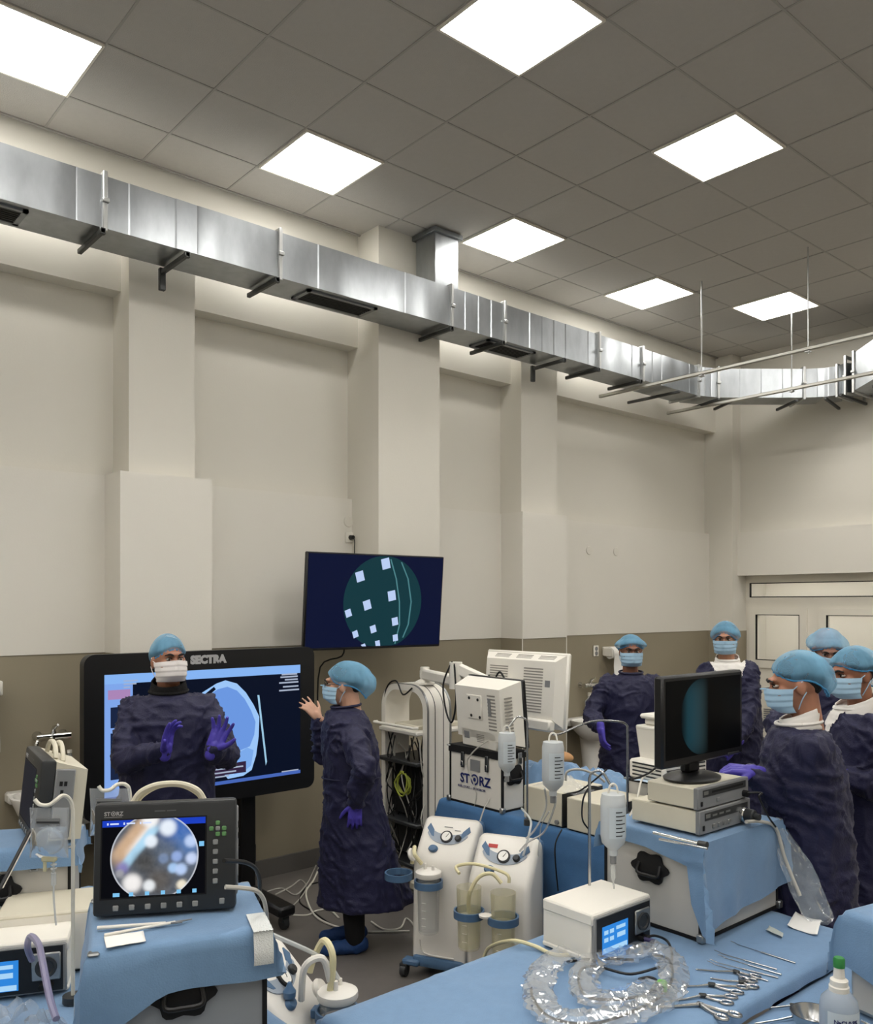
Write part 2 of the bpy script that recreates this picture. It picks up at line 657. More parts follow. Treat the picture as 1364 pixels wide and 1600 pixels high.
# corridor lamp
def corridor_lamp(x, y):
    t = thing('corridor_light', 'bright corridor ceiling light, ' + ('right end, seen through the transom' if y < 4 else 'left end, unseen, added to brighten the door panes'), 'light', (x, y, 2.695), 0, 'corridor lights')
    MB().box(-.22, .22, -.6, .6, -.05, 0).obj('housing', 'pvc_white', t)
    MB().box(-.12, .12, -.58, .58, -.06, -.05).obj('diffuser', 'light_diffuser', t)


corridor_lamp(10.25, 3.4)
corridor_lamp(10.25, 5.3)  # unseen second lamp, added to brighten the corridor behind the panes

# ================================================================== ventilation duct along the long wall
def ridge_panel(mb, A, B, z0, z1, out, n, seed):
    """one side of a duct section from A to B (xy), sheet cross-broken into n shallow strips"""
    rnd = random.Random(seed)
    A, B, out = Vector((*A, 0)), Vector((*B, 0)), Vector((*out, 0))
    vs, fs = [], []
    for i in range(n + 1):
        p = A.lerp(B, i / n)
        for d, e in ((-.0025, .0), (.0025, .002)):
            q = p + (B - A).normalized() * d * 2 + out * (e + rnd.uniform(-.002, .003))
            vs += [(q.x, q.y, z0), (q.x, q.y, z1)]
    for i in range(2 * n + 1):
        fs.append((2 * i, 2 * i + 2, 2 * i + 3, 2 * i + 1))
    mb.add(vs, fs)


def duct_section(parent, A, B, w, z0, z1, n, seed, z0b=None, z1b=None):
    """box duct whose visible long side runs A->B, body of width w to the left of A->B"""
    A2, B2 = Vector(A), Vector(B)
    d = (B2 - A2).normalized()
    left = Vector((-d.y, d.x))
    z0b = z0 if z0b is None else z0b
    z1b = z1 if z1b is None else z1b
    m = MB()
    o1, o2 = A2 + left * w, B2 + left * w
    vs = [(*A2, z0), (*B2, z0b), (*o2, z0b), (*o1, z0), (*A2, z1), (*B2, z1b), (*o2, z1b), (*o1, z1)]
    m.add(vs, [(3, 2, 1, 0), (4, 5, 6, 7), (2, 3, 7, 6), (1, 2, 6, 5), (0, 4, 7, 3)] + ([(0, 1, 5, 4)] if z0b != z0 else []))
    if z0b == z0:
        ridge_panel(m, A, B, z0, z1, -left, n, seed)
    m.obj('duct_section', 'galvanised', parent, ang=12, fix=False)


def flange(parent, P, d, w, z0, z1, t=.025):
    P, d = Vector(P), Vector(d).normalized()
    left = Vector((-d.y, d.x))
    M = face_frame((P.x, P.y, 0), (left.x, left.y, 0), (d.x, d.y, 0))
    m = MB(M)
    e = .022
    # local x = across duct, y = up, z = along duct
    m.rbox(-e, 0.004, z0 - e, z1 + e, -t / 2, t / 2, .003)
    m.rbox(w - .004, w + e, z0 - e, z1 + e, -t / 2, t / 2, .003)
    m.rbox(0, w, z0 - e, z0 + .004, -t / 2, t / 2, .003)
    m.rbox(0, w, z1 - .004, z1 + e, -t / 2, t / 2, .003)
    o = m.obj('flange', 'strut_steel', parent)
    MB(M).rbox(-.036, -.01, (z0 + z1) / 2 - .012, (z0 + z1) / 2 + .014, -.019, .019, .004).obj('clamp', 'strut_steel', o)


def build_duct():
    t = thing('air_duct', 'galvanised steel air duct running along the top of the long wall', 'duct', (0, 0, 0))
    yf, w, z0, z1 = 4.90, .32, 4.12, 4.415
    xs = [-2.6, -1.2, .1, 1.745, 2.87, 4.36, 4.93, 6.13, 6.78, 7.72]
    for i in range(len(xs) - 1):
        L = xs[i + 1] - xs[i]
        duct_section(t, (xs[i], yf), (xs[i + 1], yf), w, z0, z1, max(3, int(L / .14)), i)
        if i:
            flange(t, (xs[i], yf), (1, 0), w, z0, z1)
    # end wall pieces: elbow, diagonal run, elbow, run towards the right
    E0, E1 = Vector((7.72, yf)), Vector((7.95, yf - .09))
    D1 = Vector((8.62, yf - .66))
    E2 = Vector((8.78, yf - .93))
    flange(t, E0, (1, 0), w, z0, z1)
    duct_section(t, E0, E1, w, z0, z1, 3, 31)
    dd = (D1 - E1).normalized()
    flange(t, E1, dd, w, z0, z1)
    duct_section(t, E1, D1, w, z0, z1, 4, 32)
    flange(t, D1, dd, w, z0, z1)
    mid = Vector((8.745, yf - .81))
    duct_section(t, D1, mid, w, z0, z1, 3, 33)
    duct_section(t, mid, E2, w, z0, z1, 3, 34)
    flange(t, E2, (0, -1), w, z0, z1)
    E3 = Vector((8.72, 3.78))
    flange(t, E3 + Vector((0, .08)), (0, -1), .42, z0 - .03, z1 + .05)
    duct_section(t, E2, E3 + Vector((0, .08)), w, z0, z1, 2, 35)
    flange(t, E3, (0, -1), .42, z0, z1 + .08)
    duct_section(t, E3, (8.62, 3.15), .5, z0, z1 + .08, 4, 36, z0 + .22, z1 + .34)
    duct_section(t, (8.62, 3.15), (8.62, 1.2), .5, z0 + .22, z1 + .34, 8, 37)
    # stub to the ceiling
    m = MB()
    m.rbox(4.26, 4.50, 4.97, 5.2, z1 - .005, ZC - .04, .004)
    m.obj('riser', 'galvanised', t)
    m = MB()
    m.rbox(4.235, 4.525, 4.945, 5.22, ZC - .05, ZC - .012, .003)
    m.obj('riser_flange', 'galvanised_dark', t)
    # grilles under the duct
    for a, b in ((.78, 1.36), (3.12, 3.70), (4.80, 5.36)):
        fr = MB()
        y0, y1, zz = 4.95, 5.17, z0 - .012
        for c in ((a, b, y0, y0 + .025), (a, b, y1 - .025, y1), (a, a + .03, y0, y1), (b - .03, b, y0, y1)):
            fr.box(c[0], c[1], c[2], c[3], zz, z0 + .001)
        o = fr.obj('grille_frame', 'galvanised_dark', t)
        MB().box(a + .03, b - .03, y0 + .025, y1 - .025, z0 - .003, z0).obj('grille_backing', 'matt_black', o)
        for j in range(7):
            y = y0 + .035 + j * .025
            MB().box(a + .03, b - .03, y, y + .006, zz + .001, z0 - .002).obj('grille_blade', 'dark_steel', o)
    # wall brackets and trapeze struts
    for i, x in enumerate((1.72, 2.22, 2.83, 4.33, 4.88, 5.62, 6.08, 6.70)):
        b = MB()
        wall = 5.24
        b.rbox(x - .013, x + .013, 4.85, wall, z0 - .05, z0 - .022, .003)
        if x in (2.22, 5.62):
            b.rbox(x - .02, x + .02, wall - .03, wall + .0, z0 - .15, z0 - .01, .004)
        b.rbox(x - .016, x + .016, 4.85, 4.875, z0 - .055, z0 - .018, .003)
        b.obj('bracket', 'dark_steel', t)
    for p, q in (((7.28, 4.82), (7.28, 5.44)), ((7.85, 4.74), (8.0, 5.15)), ((8.0, 4.66), (8.22, 5.02)), ((8.5, 4.25), (8.75, 4.6)), ((8.62, 4.02), (9.2, 4.14)), ((8.6, 3.86), (9.2, 3.86)), ((8.5, 3.5), (9.2, 3.5))):
        b = MB()
        P, Q = Vector((*p, z0 - .045)), Vector((*q, z0 - .045))
        M = face_frame(P, (0, 0, 1), (Q - P))
        MB(M).rbox(-.013, .013, -.013, .013, 0, (Q - P).length, .003).obj('bracket', 'dark_steel', t)
    # long slotted channels and their rods
    for x, ya, yb, rods, lab in ((6.8, 5.42, 2.3, (4.28, 3.31), 'long pale slotted channel hung on rods, nearer one crossing the duct'), (7.95, 5.42, 2.7, (4.03,), 'long pale slotted channel below the diagonal duct piece')):
        c = thing('support_channel', lab, 'channel', (x, 0, z0 - .06), 0, 'hung channels')
        m = MB()
        m.box(-.016, -.012, yb, ya, -.014, .014).box(.012, .016, yb, ya, -.014, .014).box(-.016, .016, yb, ya, -.014, -.010)
        m.box(-.016, -.006, yb, ya, .011, .014).box(.006, .016, yb, ya, .011, .014)
        m.obj('channel', mat('channel_zinc', 'CFCDC4', .45, .35, var=.06), c)
        for ry in rods:
            MB().cyl((0, ry, -.04), (0, ry, ZC - z0 + .06), .006, n=8).obj('threaded_rod', 'strut_steel', c)
            MB().rbox(-.02, .02, ry - .02, ry + .02, -.03, -.018, .002).obj('washer', 'strut_steel', c)


build_duct()


# ================================================================== things on the walls
def wall_things():
    # plugged socket above the wall screen
    t = thing('wall_socket', 'white wall socket with a black plug above the wall screen', 'socket', (3.911, 5.598, 2.525))
    MB().rbox(-.042, .042, -.012, 0, -.042, .042, .004).obj('plate', 'white_plastic', t)
    MB().cyl((0, -.012, 0), (0, -.05, 0), .02, .016, n=14).obj('plug', 'cable_black', t)
    MB().tube([(0, -.045, 0), (.005, -.06, -.03), (.01, -.05, -.1), (.015, -.05, -.2)], .004, smooth=5).obj('cable', 'cable_black', t)
    t = thing('wall_socket', 'white wall socket left of the paper holder behind the person by the far basin', 'socket', (6.962, 5.605, 1.523))
    MB().rbox(-.04, .04, -.012, 0, -.055, .055, .004).obj('plate', 'white_plastic', t)
    MB().cyl((0, -.012, .022), (0, -.015, .022), .022, n=14).cyl((0, -.012, -.024), (0, -.015, -.024), .022, n=14).obj('outlet', 'grey_plastic', t)
    for x, z, l in ((3.898, 2.651, 'round white blanking cover above the plugged socket'), (6.851, 2.544, 'left of two round blanking covers high on the wall'), (7.288, 2.549, 'right of two round blanking covers high on the wall')):
        t = tag(MB().lathe([(.001, 0), (.043, 0), (.045, .004), (.04, .009), (.001, .010)], 24, Matrix.Translation((x, 5.6, z)) @ Matrix.Rotation(pi / 2, 4, 'X')).obj('blanking_cover', 'wall_paint'), l, 'cover', 'blanking covers')
    # paper towel holders
    for x, l in ((7.2, 'white paper roll holder on the wall behind the person by the far basin'), (1.23, 'white paper roll holder at the left edge of the picture')):
        t = thing('paper_holder', l, 'paper holder', (x, 5.605, 1.50), 0, 'paper holders')
        MB().rbox(-.13, .13, -.03, 0, -.03, .06, .006).obj('back_plate', 'white_plastic', t)
        for s in (-1, 1):
            MB().rbox(s * .125 - .008, s * .125 + .008, -.13, -.02, -.035, .05, .006).obj('arm', 'white_plastic', t)
        MB().cyl((-.115, -.085, 0), (.115, -.085, 0), .06, n=24).obj('roll', 'paper', t)
        MB().grid(lambda u, v: (-.11 + .22 * u, -.146 + .012 * sin(v * 5), -.02 - .34 * v), 4, 10).obj('hanging_sheet', 'paper', t)
    # sinks and taps
    for x, l, l2 in ((6.70, 'white ceramic wash basin beside the person with the wide blue cap', 'chrome wall tap above the far wash basin'), (1.68, 'white ceramic wash basin behind the left display unit', 'chrome wall tap beside the large display')):
        t = thing('wash_basin', l, 'sink', (x, 5.605, .86), 0, 'wash basins')
        m = MB()
        prof = [(.05, -.19), (.16, -.17), (.235, -.09), (.27, 0), (.272, .012), (.255, .014), (.22, -.02), (.17, -.09), (.08, -.125), (.001, -.13)]
        m.lathe(prof, 28, Matrix.Translation((0, -.23, 0)), 1.12, .85)
        m.rbox(-.28, .28, -.10, 0, -.05, .015, .012)
        m.obj('bowl', 'ceramic', t)
        MB().lathe([(.06, -.86), (.07, -.8), (.085, -.4), (.11, -.16)], 16, Matrix.Translation((0, -.15, 0))).obj('pedestal', 'ceramic', t)
        MB().cyl((.02, -.05, .012), (.02, -.05, .03), .012).obj('overflow_plug', 'dark_grey', t)
        c = thing('wall_tap', l2, 'tap', (x + (.09 if x > 3 else -.02), 5.605, 1.19), 0, 'wall taps')
        for s in (-1, 1):
            MB().lathe([(.03, 0), (.03, .01), (.014, .03), (.014, .07)], 14, Matrix.Translation((s * .075, 0, 0)) @ Matrix.Rotation(pi / 2, 4, 'X')).obj('inlet', 'chrome', c)
        MB().cyl((-.1, -.075, 0), (.1, -.075, 0), .022, n=14).obj('body', 'chrome', c)
        MB().tube([(0, -.075, -.01), (-.02, -.12, -.01), (-.09, -.2, .005), (-.14, -.25, .005), (-.15, -.26, -.02)], .011, 8, smooth=5).obj('spout', 'chrome', c)
        MB().tube([(0, -.075, .02), (.0, -.085, .05), (.01, -.13, .075)], [.018, .014, .008], 8, smooth=4).obj('lever', 'chrome', c)
    b = thing('soap_bottle', 'small clear soap bottle standing on the far wash basin', 'bottle', (6.80, 5.55, .876))
    MB().lathe([(.001, 0), (.045, 0), (.048, .02), (.048, .15), (.02, .18), (.018, .2)], 16).obj('bottle', 'clear_tube', b)
    MB().cyl((0, 0, .2), (0, 0, .235), .018).obj('pump_cap', 'white_plastic', b)
    b = tag(MB().lathe([(.001, 0), (.03, 0), (.032, .01), (.032, .11), (.014, .13), (.014, .15)], 14, Matrix.Translation((6.93, 5.53, .875))).obj('green_bottle', mat('green_plastic', '6FA03C', .4)), 'small green bottle beside the soap bottle on the basin', 'bottle')
    # wall screen
    ctr = Vector((3.825, 5.13, 2.02))
    rz = radians(-4)
    t = thing('wall_screen', 'flat wall screen showing a round endoscope view of pale squares', 'screen', ctr, 0)
    T = Matrix.Rotation(rz, 4, 'Z') @ Matrix.Rotation(radians(5), 4, 'X')
    # local: x right, z up, front -y
    W, Hh = 1.195, .70
    MB(T).rbox(-W / 2, W / 2, -.015, .025, -Hh / 2, Hh / 2, .006).obj('housing', 'black_plastic', t)
    MB(T).rbox(-W / 2 + .2, W / 2 - .2, .02, .06, -Hh / 2 + .05, Hh / 2 - .2, .02).obj('back_shell', 'black_plastic', t)
    F = T @ face_frame((0, -.0152, 0), (1, 0, 0), (0, -1, 0))
    sc = MB(F).box(-W / 2 + .011, W / 2 - .011, -Hh / 2 + .018, Hh / 2 - .011, 0, .001).obj('screen', emat('screen_navy', '0E1534', .9), t)
    cx, cy, R = .052, -.005, .345
    circ = lambda r, n=48: [(cx + r * cos(2 * pi * i / n), max(-Hh / 2 + .02, min(Hh / 2 - .012, cy + r * sin(2 * pi * i / n)))) for i in range(n)]
    MB(F).prism(circ(R), .001, .0016).obj('scope_view', emat('screen_teal', '163B43', .9), sc)
    px = lambda x, y: ((x - 578) / 213 * W, (940 - y) / 141 * Hh)
    for x, y, s, a in ((588, 883, 16, .25), (549, 903, 15, .3), (600, 931, 15, .2), (562, 945, 14, .3), (534, 957, 11, .35), (607, 970, 12, .2), (573, 981, 11, .3), (546, 988, 10, .35), (609, 995, 10, .15), (581, 1003, 9, .2), (559, 1007, 8, .3)):
        u, v = px(x, y)
        h = s / 141 * Hh / 2
        c, n = cos(a), sin(a)
        poly = [(u + (p * c - q * n) * h, min(Hh / 2 - .013, max(-Hh / 2 + .02, v + (p * n + q * c) * h))) for p, q in ((-.9, -1), (.9, -1), (.9, 1), (-.9, 1))]
        MB(F).prism(poly, .0016, .0021).obj('pale_square', emat('screen_pale', 'B9CDF2', 1.0), sc)
    ln = MB(F)
    pts = [px(x, y) for x, y in ((596, 876), (606, 905), (613, 940), (615, 975), (609, 1004))]
    for (a, b), (c, d) in zip(pts, pts[1:]):
        ln.prism([(a - .008, b), (c - .008, d), (c + .004, d), (a + .004, b)], .0016, .002)
    pts = [px(x, y) for x, y in ((614, 880), (626, 905), (633, 940), (630, 975), (622, 995))]
    for (a, b), (c, d) in zip(pts, pts[1:]):
        ln.prism([(a - .012, b), (c - .012, d), (c + .0, d), (a + .0, b)], .0016, .002)
    ln.obj('edge_streaks', emat('screen_streak', '4F858C', .9), sc)
    MB(T).rbox(-.15, .15, .05, .11, -.15, .15, .01).obj('mount_plate', 'dark_steel', t)
    MB().rbox(-.03, .03, .08, .47, -.04, .04, .006).obj('mount_arm', 'dark_steel', t)
    MB().tube([(-.25, .06, -.3), (-.24, .1, -.4), (-.22, .42, -.5), (-.22, .455, -.9)], .006, smooth=4).obj('cable', 'cable_black', t)


wall_things()

# ================================================================== people
mat('gown_navy', '17173A', .62, var=.16, vscale=14, sheen=.06, bump=.25, bscale=120)
mat('glove_purple', '4A3FA8', .45, var=.1, vscale=20, bump=.1)
mat('cap_core', '4E93BE', .8)
mat('hair_dark', '17120F', .6, var=.2, vscale=60, bump=.4, bscale=150)
mat('hair_grey', '6B635E', .6, var=.2, vscale=60)
mat('mask_white', 'E9E3E0', .8, var=.03, vscale=40)
mat('mask_blue', 'A9CBE3', .8, var=.05, vscale=40)
mat('shirt_white', 'E6E2DC', .8, var=.04)
mat('trouser_black', '0B0B0D', .85, var=.1)
mat('shoe_cover', '1A3C6E', .7, var=.12, vscale=30, bump=.3, bscale=60)
mat('fur_black', '0A090A', .95, var=.2, bump=.6, bscale=90)
mat('eye_white', 'B4ACA4', .3)
mat('eye_iris', '1A100A', .15)
for _n, _c in (('skin_a', 'A5745C'), ('skin_b', 'C79A82'), ('skin_c', '8F6450'), ('skin_d', 'B98A70'), ('skin_e', 'B07C63'), ('skin_f', '9C6A52'), ('skin_g', 'A67C6C')):
    mat(_n, _c, .5, var=.07, vscale=18, sub=.08)


def cap_material():
    m = film('bouffant_blue', '86C2E6', .44, .5, .06, fleck=6)
    return m


cap_material()


def two_bone(S, W, L1, L2, pole):
    S, W = Vector(S), Vector(W)
    d = W - S
    D = min(d.length, (L1 + L2) * .995)
    a = (L1 * L1 - L2 * L2 + D * D) / (2 * D)
    h = sqrt(max(L1 * L1 - a * a, 1e-6))
    u = d.normalized()
    p = Vector(pole) - u * Vector(pole).dot(u)
    p.normalize()
    return S + u * a + p * h


def hand_mb(mb, wrist, fdir, palm, side, curl=.35, spread=.12, s=1.0, thumb=.9, r=1.0):
    """five separate fingers; fdir = finger direction, palm = palm normal; side +1 thumb towards fdir x palm"""
    x = Vector(fdir).normalized()
    z = Vector(palm)
    z = (z - x * z.dot(x)).normalized()
    y = z.cross(x) * side
    P = lambda a, b, c: Vector(wrist) + (x * a + y * b + z * c) * s
    ys = (.031, .010, -.011, -.030)
    ln = (.072, .081, .076, .058)
    mb.cap(P(-.03, 0, 0), .026 * s * r, P(.02, 0, 0), .026 * s * r)
    for i, yy in enumerate(ys):
        mb.cap(P(.012, yy * .75, 0), .0155 * s * r, P(.088 - abs(i - 1.2) * .004, yy, 0), .0115 * s * r)
    mb.cap(P(.03, -.012, .004), .018 * s * r, P(.06, -.016, .002), .015 * s * r)
    for i, yy in enumerate(ys):
        c = curl[i] if isinstance(curl, (list, tuple)) else curl
        ang = (1.2 - i) * spread
        b = (.088 - abs(i - 1.2) * .004, yy, 0)
        cur = Vector(b)
        a = 0
        for k, q in enumerate((.46, .3, .24)):
            a += c * (1, 1.15, .8)[k]
            st = Vector((cos(a) * cos(ang), cos(a) * sin(ang), sin(a))) * ln[i] * q
            nx = cur + st
            mb.cap(P(*cur), (.0100, .0090, .0082)[k] * s * r, P(*nx), (.0092, .0082, .0068)[k] * s * r, 10)
            cur = nx
    t0 = Vector((.02, .026, .004))
    t1 = t0 + Vector((cos(thumb) * .038, sin(thumb) * .038, .012))
    t2 = t1 + Vector((cos(thumb * .75) * .03, sin(thumb * .75) * .03, .008))
    t3 = t2 + Vector((cos(thumb * .5) * .025, sin(thumb * .5) * .025, .006))
    for a, b, r0, r1 in ((t0, t1, .016, .0125), (t1, t2, .0115, .0105), (t2, t3, .0102, .0078)):
        mb.cap(P(*a), r0 * s * r, P(*b), r1 * s * r, 10)


def rim_shell(T, c, rad, zf, zs, zb, mb, n=56, m=14, puff=1.0, pleat=.0, seed=0, wr=.004, inward=.9, back=0.0):
    """cap-like shell: rim height zf at the front, zs at the sides, zb at the back (front = -y)"""
    def fn(u, v):
        th = 2 * pi * u
        fy = -cos(th)                     # -1 front .. 1 back
        fx = sin(th)
        zr = zs + (zf - zs) * max(0, -fy) ** 2 + (zb - zs) * max(0, fy) ** 2
        t = v
        top = rad[2]
        ang = t * pi / 2
        k = cos(ang)
        zrel = (zr - c[2]) + (top - (zr - c[2])) * sin(ang)
        # keep the silhouette on the ellipsoid, gathered in at the rim
        q = max(0, 1 - (max(-.98, min(.999, zrel / top))) ** 2) ** .5
        b = 1 + (puff - 1) * sin(min(1, t * 2.2) * pi) if t < .46 else 1
        if t < .12:
            b *= inward + (1 - inward) * (t / .12)
        w = 1 + pleat * cos(26 * th + seed) * max(0, .5 - t) + wr * 10 * (noise.noise(Vector((fx * 3 + seed, fy * 3, zrel * 22))) * .6 + noise.noise(Vector((fx * 7, fy * 7 + seed, zrel * 45))) * .4)
        x = rad[0] * fx * q * b * w
        y = rad[1] * fy * q * b * w
        if y > 0:
            y *= 1 + back
        return T @ Vector((c[0] + x, c[1] + y, c[2] + zrel * (1 + .0)))
    mb.grid(fn, n, m, close_u=True)
    return mb


def warp(me, fn):
    """move every vertex: fn(co, normal) -> co"""
    n = len(me.vertices)
    co, no = [0.0] * (3 * n), [0.0] * (3 * n)
    me.vertices.foreach_get('co', co)
    me.vertices.foreach_get('normal', no)
    for i in range(n):
        j = 3 * i
        q = fn(Vector(co[j:j + 3]), Vector(no[j:j + 3]))
        co[j], co[j + 1], co[j + 2] = q.x, q.y, q.z
    me.vertices.foreach_set('co', co)
    me.update()


def person(label, root, face, H, head_at, hface, hpitch, skin, arms, mask='mask_blue', hair='hair_dark', shirt=None, collar=None, wide=1.0, depth=1.0, hem=.24, cap=None, gloves=(1, 1), feet=True, seed=0, roll=0, flare=(0, 0), neck_up=0, glasses=False):
    """root: floor point; face: facing direction; arms: [(wrist, finger dir, palm dir, elbow pole, curl, spread, side)] for right, left"""
    root = Vector((root[0], root[1], 0))
    rz = atan2(face[1], face[0]) + pi / 2           # local -y looks along face
    t = thing('person', label, 'person', root, rz)
    Wi = (Matrix.Translation(root) @ Matrix.Rotation(rz, 4, 'Z')).inverted()
    Wr = Wi.to_3x3()
    hc = Wi @ Vector(head_at)
    hf = Wr @ Vector((hface[0], hface[1], 0))
    hz = atan2(hf.y, hf.x) + pi / 2
    HT = Matrix.Translation(hc) @ Matrix.Rotation(hz, 4, 'Z') @ Matrix.Rotation(hpitch, 4, 'X') @ Matrix.Rotation(roll, 4, 'Y')
    neck = Vector((hc.x * .75, hc.y * .75 + .035, hc.z - .175))
    sh_z = neck.z - .045
    bend = lambda z: Vector((neck.x, neck.y - .035, 0)) * max(0, min(1, (z - .5 * H) / (neck.z - .5 * H))) ** 1.5
    S = [bend(sh_z) + Vector((-.158 * wide, .012, sh_z - .022)), bend(sh_z) + Vector((.158 * wide, .012, sh_z - .022))]
    L1, L2 = .168 * H, .148 * H
    arm = []
    for i, a in enumerate(arms):
        Wp = Wi @ Vector(a[0])
        d = Wp - S[i]
        if d.length > (L1 + L2) * .99:
            Wp = S[i] + d.normalized() * (L1 + L2) * .99
        arm.append((S[i], two_bone(S[i], Wp, L1, L2, Wr @ Vector(a[3])), Wp, Wr @ Vector(a[1]), Wr @ Vector(a[2]), a[4], a[5], a[6]))
    # ---------------- body, one continuous surface
    b = MB(HT)
    b.ell((0, .015, .022), (.077, .097, .092), 20, 14)
    b.ell((0, -.028, -.035), (.062, .072, .085), 18, 12)
    b.ell((0, -.045, -.088), (.040, .045, .033), 14, 8)
    b.cap((0, -.093, .004), .009, (0, -.107, -.034), .012)
    b.ell((0, -.09, .028), (.05, .016, .011), 14, 8)
    for s in (-1, 1):
        b.ell((s * .045, -.062, -.03), (.026, .028, .022), 12, 8)
        b.ell((s * .079, .012, -.014), (.011, .021, .033), 12, 8)
        b.ell((s * .072, .005, -.02), (.016, .014, .02), 10, 6)
    bb = MB()
    b.M = Matrix()
    b.cap(neck + Vector((0, .01, -.06)), .062, HT @ Vector((0, .025, -.03)), .055)
    b.ell(bend(.7 * H) + Vector((0, .0, .70 * H)), (.14, .085, .17))
    b.ell((0, 0, .53 * H), (.15, .1, .13))
    b.cap(S[0] + Vector((.03, 0, -.03)), .045, S[1] + Vector((-.03, 0, -.03)), .045)
    for i, (s0, e, w, fd, pm, cu, sp, sd) in enumerate(arm):
        b.cap(s0 + Vector((0, 0, -.03)), .042, e, .036)
        b.cap(e, .034, w, .024)
        if not gloves[i]:
            hand_mb(b, w, fd, pm, sd, cu, sp, .97 * H / 1.75, r=1.0)
        else:
            b.cap(w, .022, w + fd.normalized() * .035, .012)
    for s in (-1, 1):
        b.cap((s * .09, 0, .5 * H), .082, (s * .095, -.01, .28 * H), .058)
        b.cap((s * .095, -.01, .28 * H), .056, (s * .095, .01, .06), .038)
        b.cap((s * .095, .01, .045), .028, (s * .1, -.1, .036), .02)
    me = remesh(b, 'body', .0068, 3, .5)
    HI = HT.inverted()

    def sockets(co, no):
        p = HI @ co
        if p.length < .2 and p.y < 0:
            for sg in (-1, 1):
                d2 = ((p.x - sg * .031) / .017) ** 2 + ((p.z - .004) / .012) ** 2
                if d2 < 6:
                    p.y += .011 * math.exp(-d2)
            return HT @ p
        return co
    warp(me, sockets)
    body = mobj('body', me, skin, t, 180)
    e = MB(HT)
    for s in (-1, 1):
        ey = MB(HT).ell((s * .031, -.079, .003), (.0125, .0125, .0066), 12, 8).obj('eye', 'eye_white', t)
        MB(HT).ell((s * .030, -.0885, .003), (.0058, .005, .0062), 10, 6).obj('iris', 'eye_iris', ey)
        MB(HT).tube([(s * .012, -.104, .022), (s * .03, -.103, .030), (s * .052, -.088, .024)], [.004, .0055, .003], 6, smooth=4).obj('eyebrow', 'hair_dark', t)
        MB(HT).tube([(s * .018, -.090, .0095), (s * .031, -.092, .0135), (s * .045, -.083, .009)], [.0022, .0028, .002], 6, smooth=4).obj('eyelid', 'hair_dark', t)
    rim_shell(HT, (0, .016, .022), (.0815, .1015, .096), .062, .004, -.098, (hb := MB()), wr=.0008)
    hb.obj('hair', hair, t, 180)
    if glasses:
        gl = MB(HT)
        for s in (-1, 1):
            gl.tube([(s * .031 + .021 * cos(q), -.112 + .012 * abs(s * .031 + .021 * cos(q)) / .05, .002 + .016 * sin(q)) for q in [2 * pi * k / 20 for k in range(21)]], .0016, 6)
            gl.tube([(s * .052, -.1, .006), (s * .075, -.06, .008), (s * .083, .01, .006)], .0016, 6)
        gl.tube([(-.011, -.11, .004), (.011, -.11, .004)], .0016, 6)
        gl.obj('glasses', 'cable_black', t)
    # ---------------- cap
    cp = dict(rad=(.095, .119, .132), c=(0, .02, .002), zf=.045, zs=.008, zb=-.06, puff=1.04, pleat=.05, wr=.006, back=0)
    cp.update(cap or {})
    cm = MB()
    rim_shell(HT, cp['c'], cp['rad'], cp['zf'], cp['zs'], cp['zb'], cm, 72, 22, cp['puff'], cp['pleat'], seed, cp['wr'], .84, cp['back'])
    co = cm.obj('bouffant_cap', 'bouffant_blue', t, 180)
    # elastic band
    rimp = []
    w = 72
    for i in range(w):
        rimp.append(Vector(cm.v[i]))
    MB().tube(rimp + [rimp[0]], .0042, 6).obj('elastic_band', mat('cap_elastic', '3F8ABA', .8), co)
    # ---------------- mask
    mk = MB()

    def fm(u, v):
        a = (u - .5) * 2
        th = a * radians(78 - 8 * v)
        zz = -.012 - .098 * v + .012 * (1 - abs(a)) * (1 - v)
        yb = -.124 - .010 * sin(v * pi) + .052 * max(0, v - .72) * 2.2
        ry = abs(yb + .01) * (1 + .075 * math.exp(-(a * 4) ** 2) * (1 - v) * 1.6)
        rx = .088 - .010 * v
        pl = .0035 * ((v * 4) % 1.0)
        return HT @ Vector((sin(th) * (rx + pl), .005 - cos(th) * (ry + pl), zz))
    mk.grid(fm, 28, 24)
    mo = mk.obj('face_mask', mask, t, 60)
    for s in (-1, 1):
        MB(HT).tube([(s * .073, -.022, -.018), (s * .083, -.002, -.004), (s * .084, .02, .012)], .0022, 5, smooth=4).obj('ear_loop', mask, mo)
        MB(HT).tube([(s * .066, -.012, -.098), (s * .083, .006, -.06), (s * .084, .028, -.032)], .0022, 5, smooth=4).obj('ear_loop', mask, mo)
    MB(HT).tube([(-.03, -.118, -.004), (0, -.139, -.002), (.03, -.118, -.004)], .0022, 5, smooth=4).obj('nose_strip', mask, mo)
    # ---------------- gown
    g = MB()
    zt = neck.z + .015 + neck_up
    K = [(zt, .072, .072), (zt - .025, .088, .080), (zt - .045, .125, .095), (zt - .075, .165, .108), (zt - .11, .185, .122), (zt - .16, .195, .134), (.70 * H, .192, .145), (.62 * H, .185, .145), (.55 * H, .192, .148), (.45 * H, .205, .155), (.35 * H, .215, .162), (hem + .06, .235, .175), (hem, .245, .182)]
    N = 64

    def ring(z, a, bq):
        o = bend(z)
        fl = max(0, min(1, (.6 * H - z) / (.6 * H - hem)))
        pts = []
        for i in range(N):
            th = 2 * pi * i / N
            f = 1 + fl * (.045 * cos(7 * th + seed) + .03 * cos(12 * th + 2 * seed))
            pts.append((o.x + a * wide * f * cos(th) + flare[0] * fl ** 2, o.y + bq * depth * f * sin(th) + flare[1] * fl ** 2 * (1 + sin(th)) / 2, z))
        return pts
    rows = []
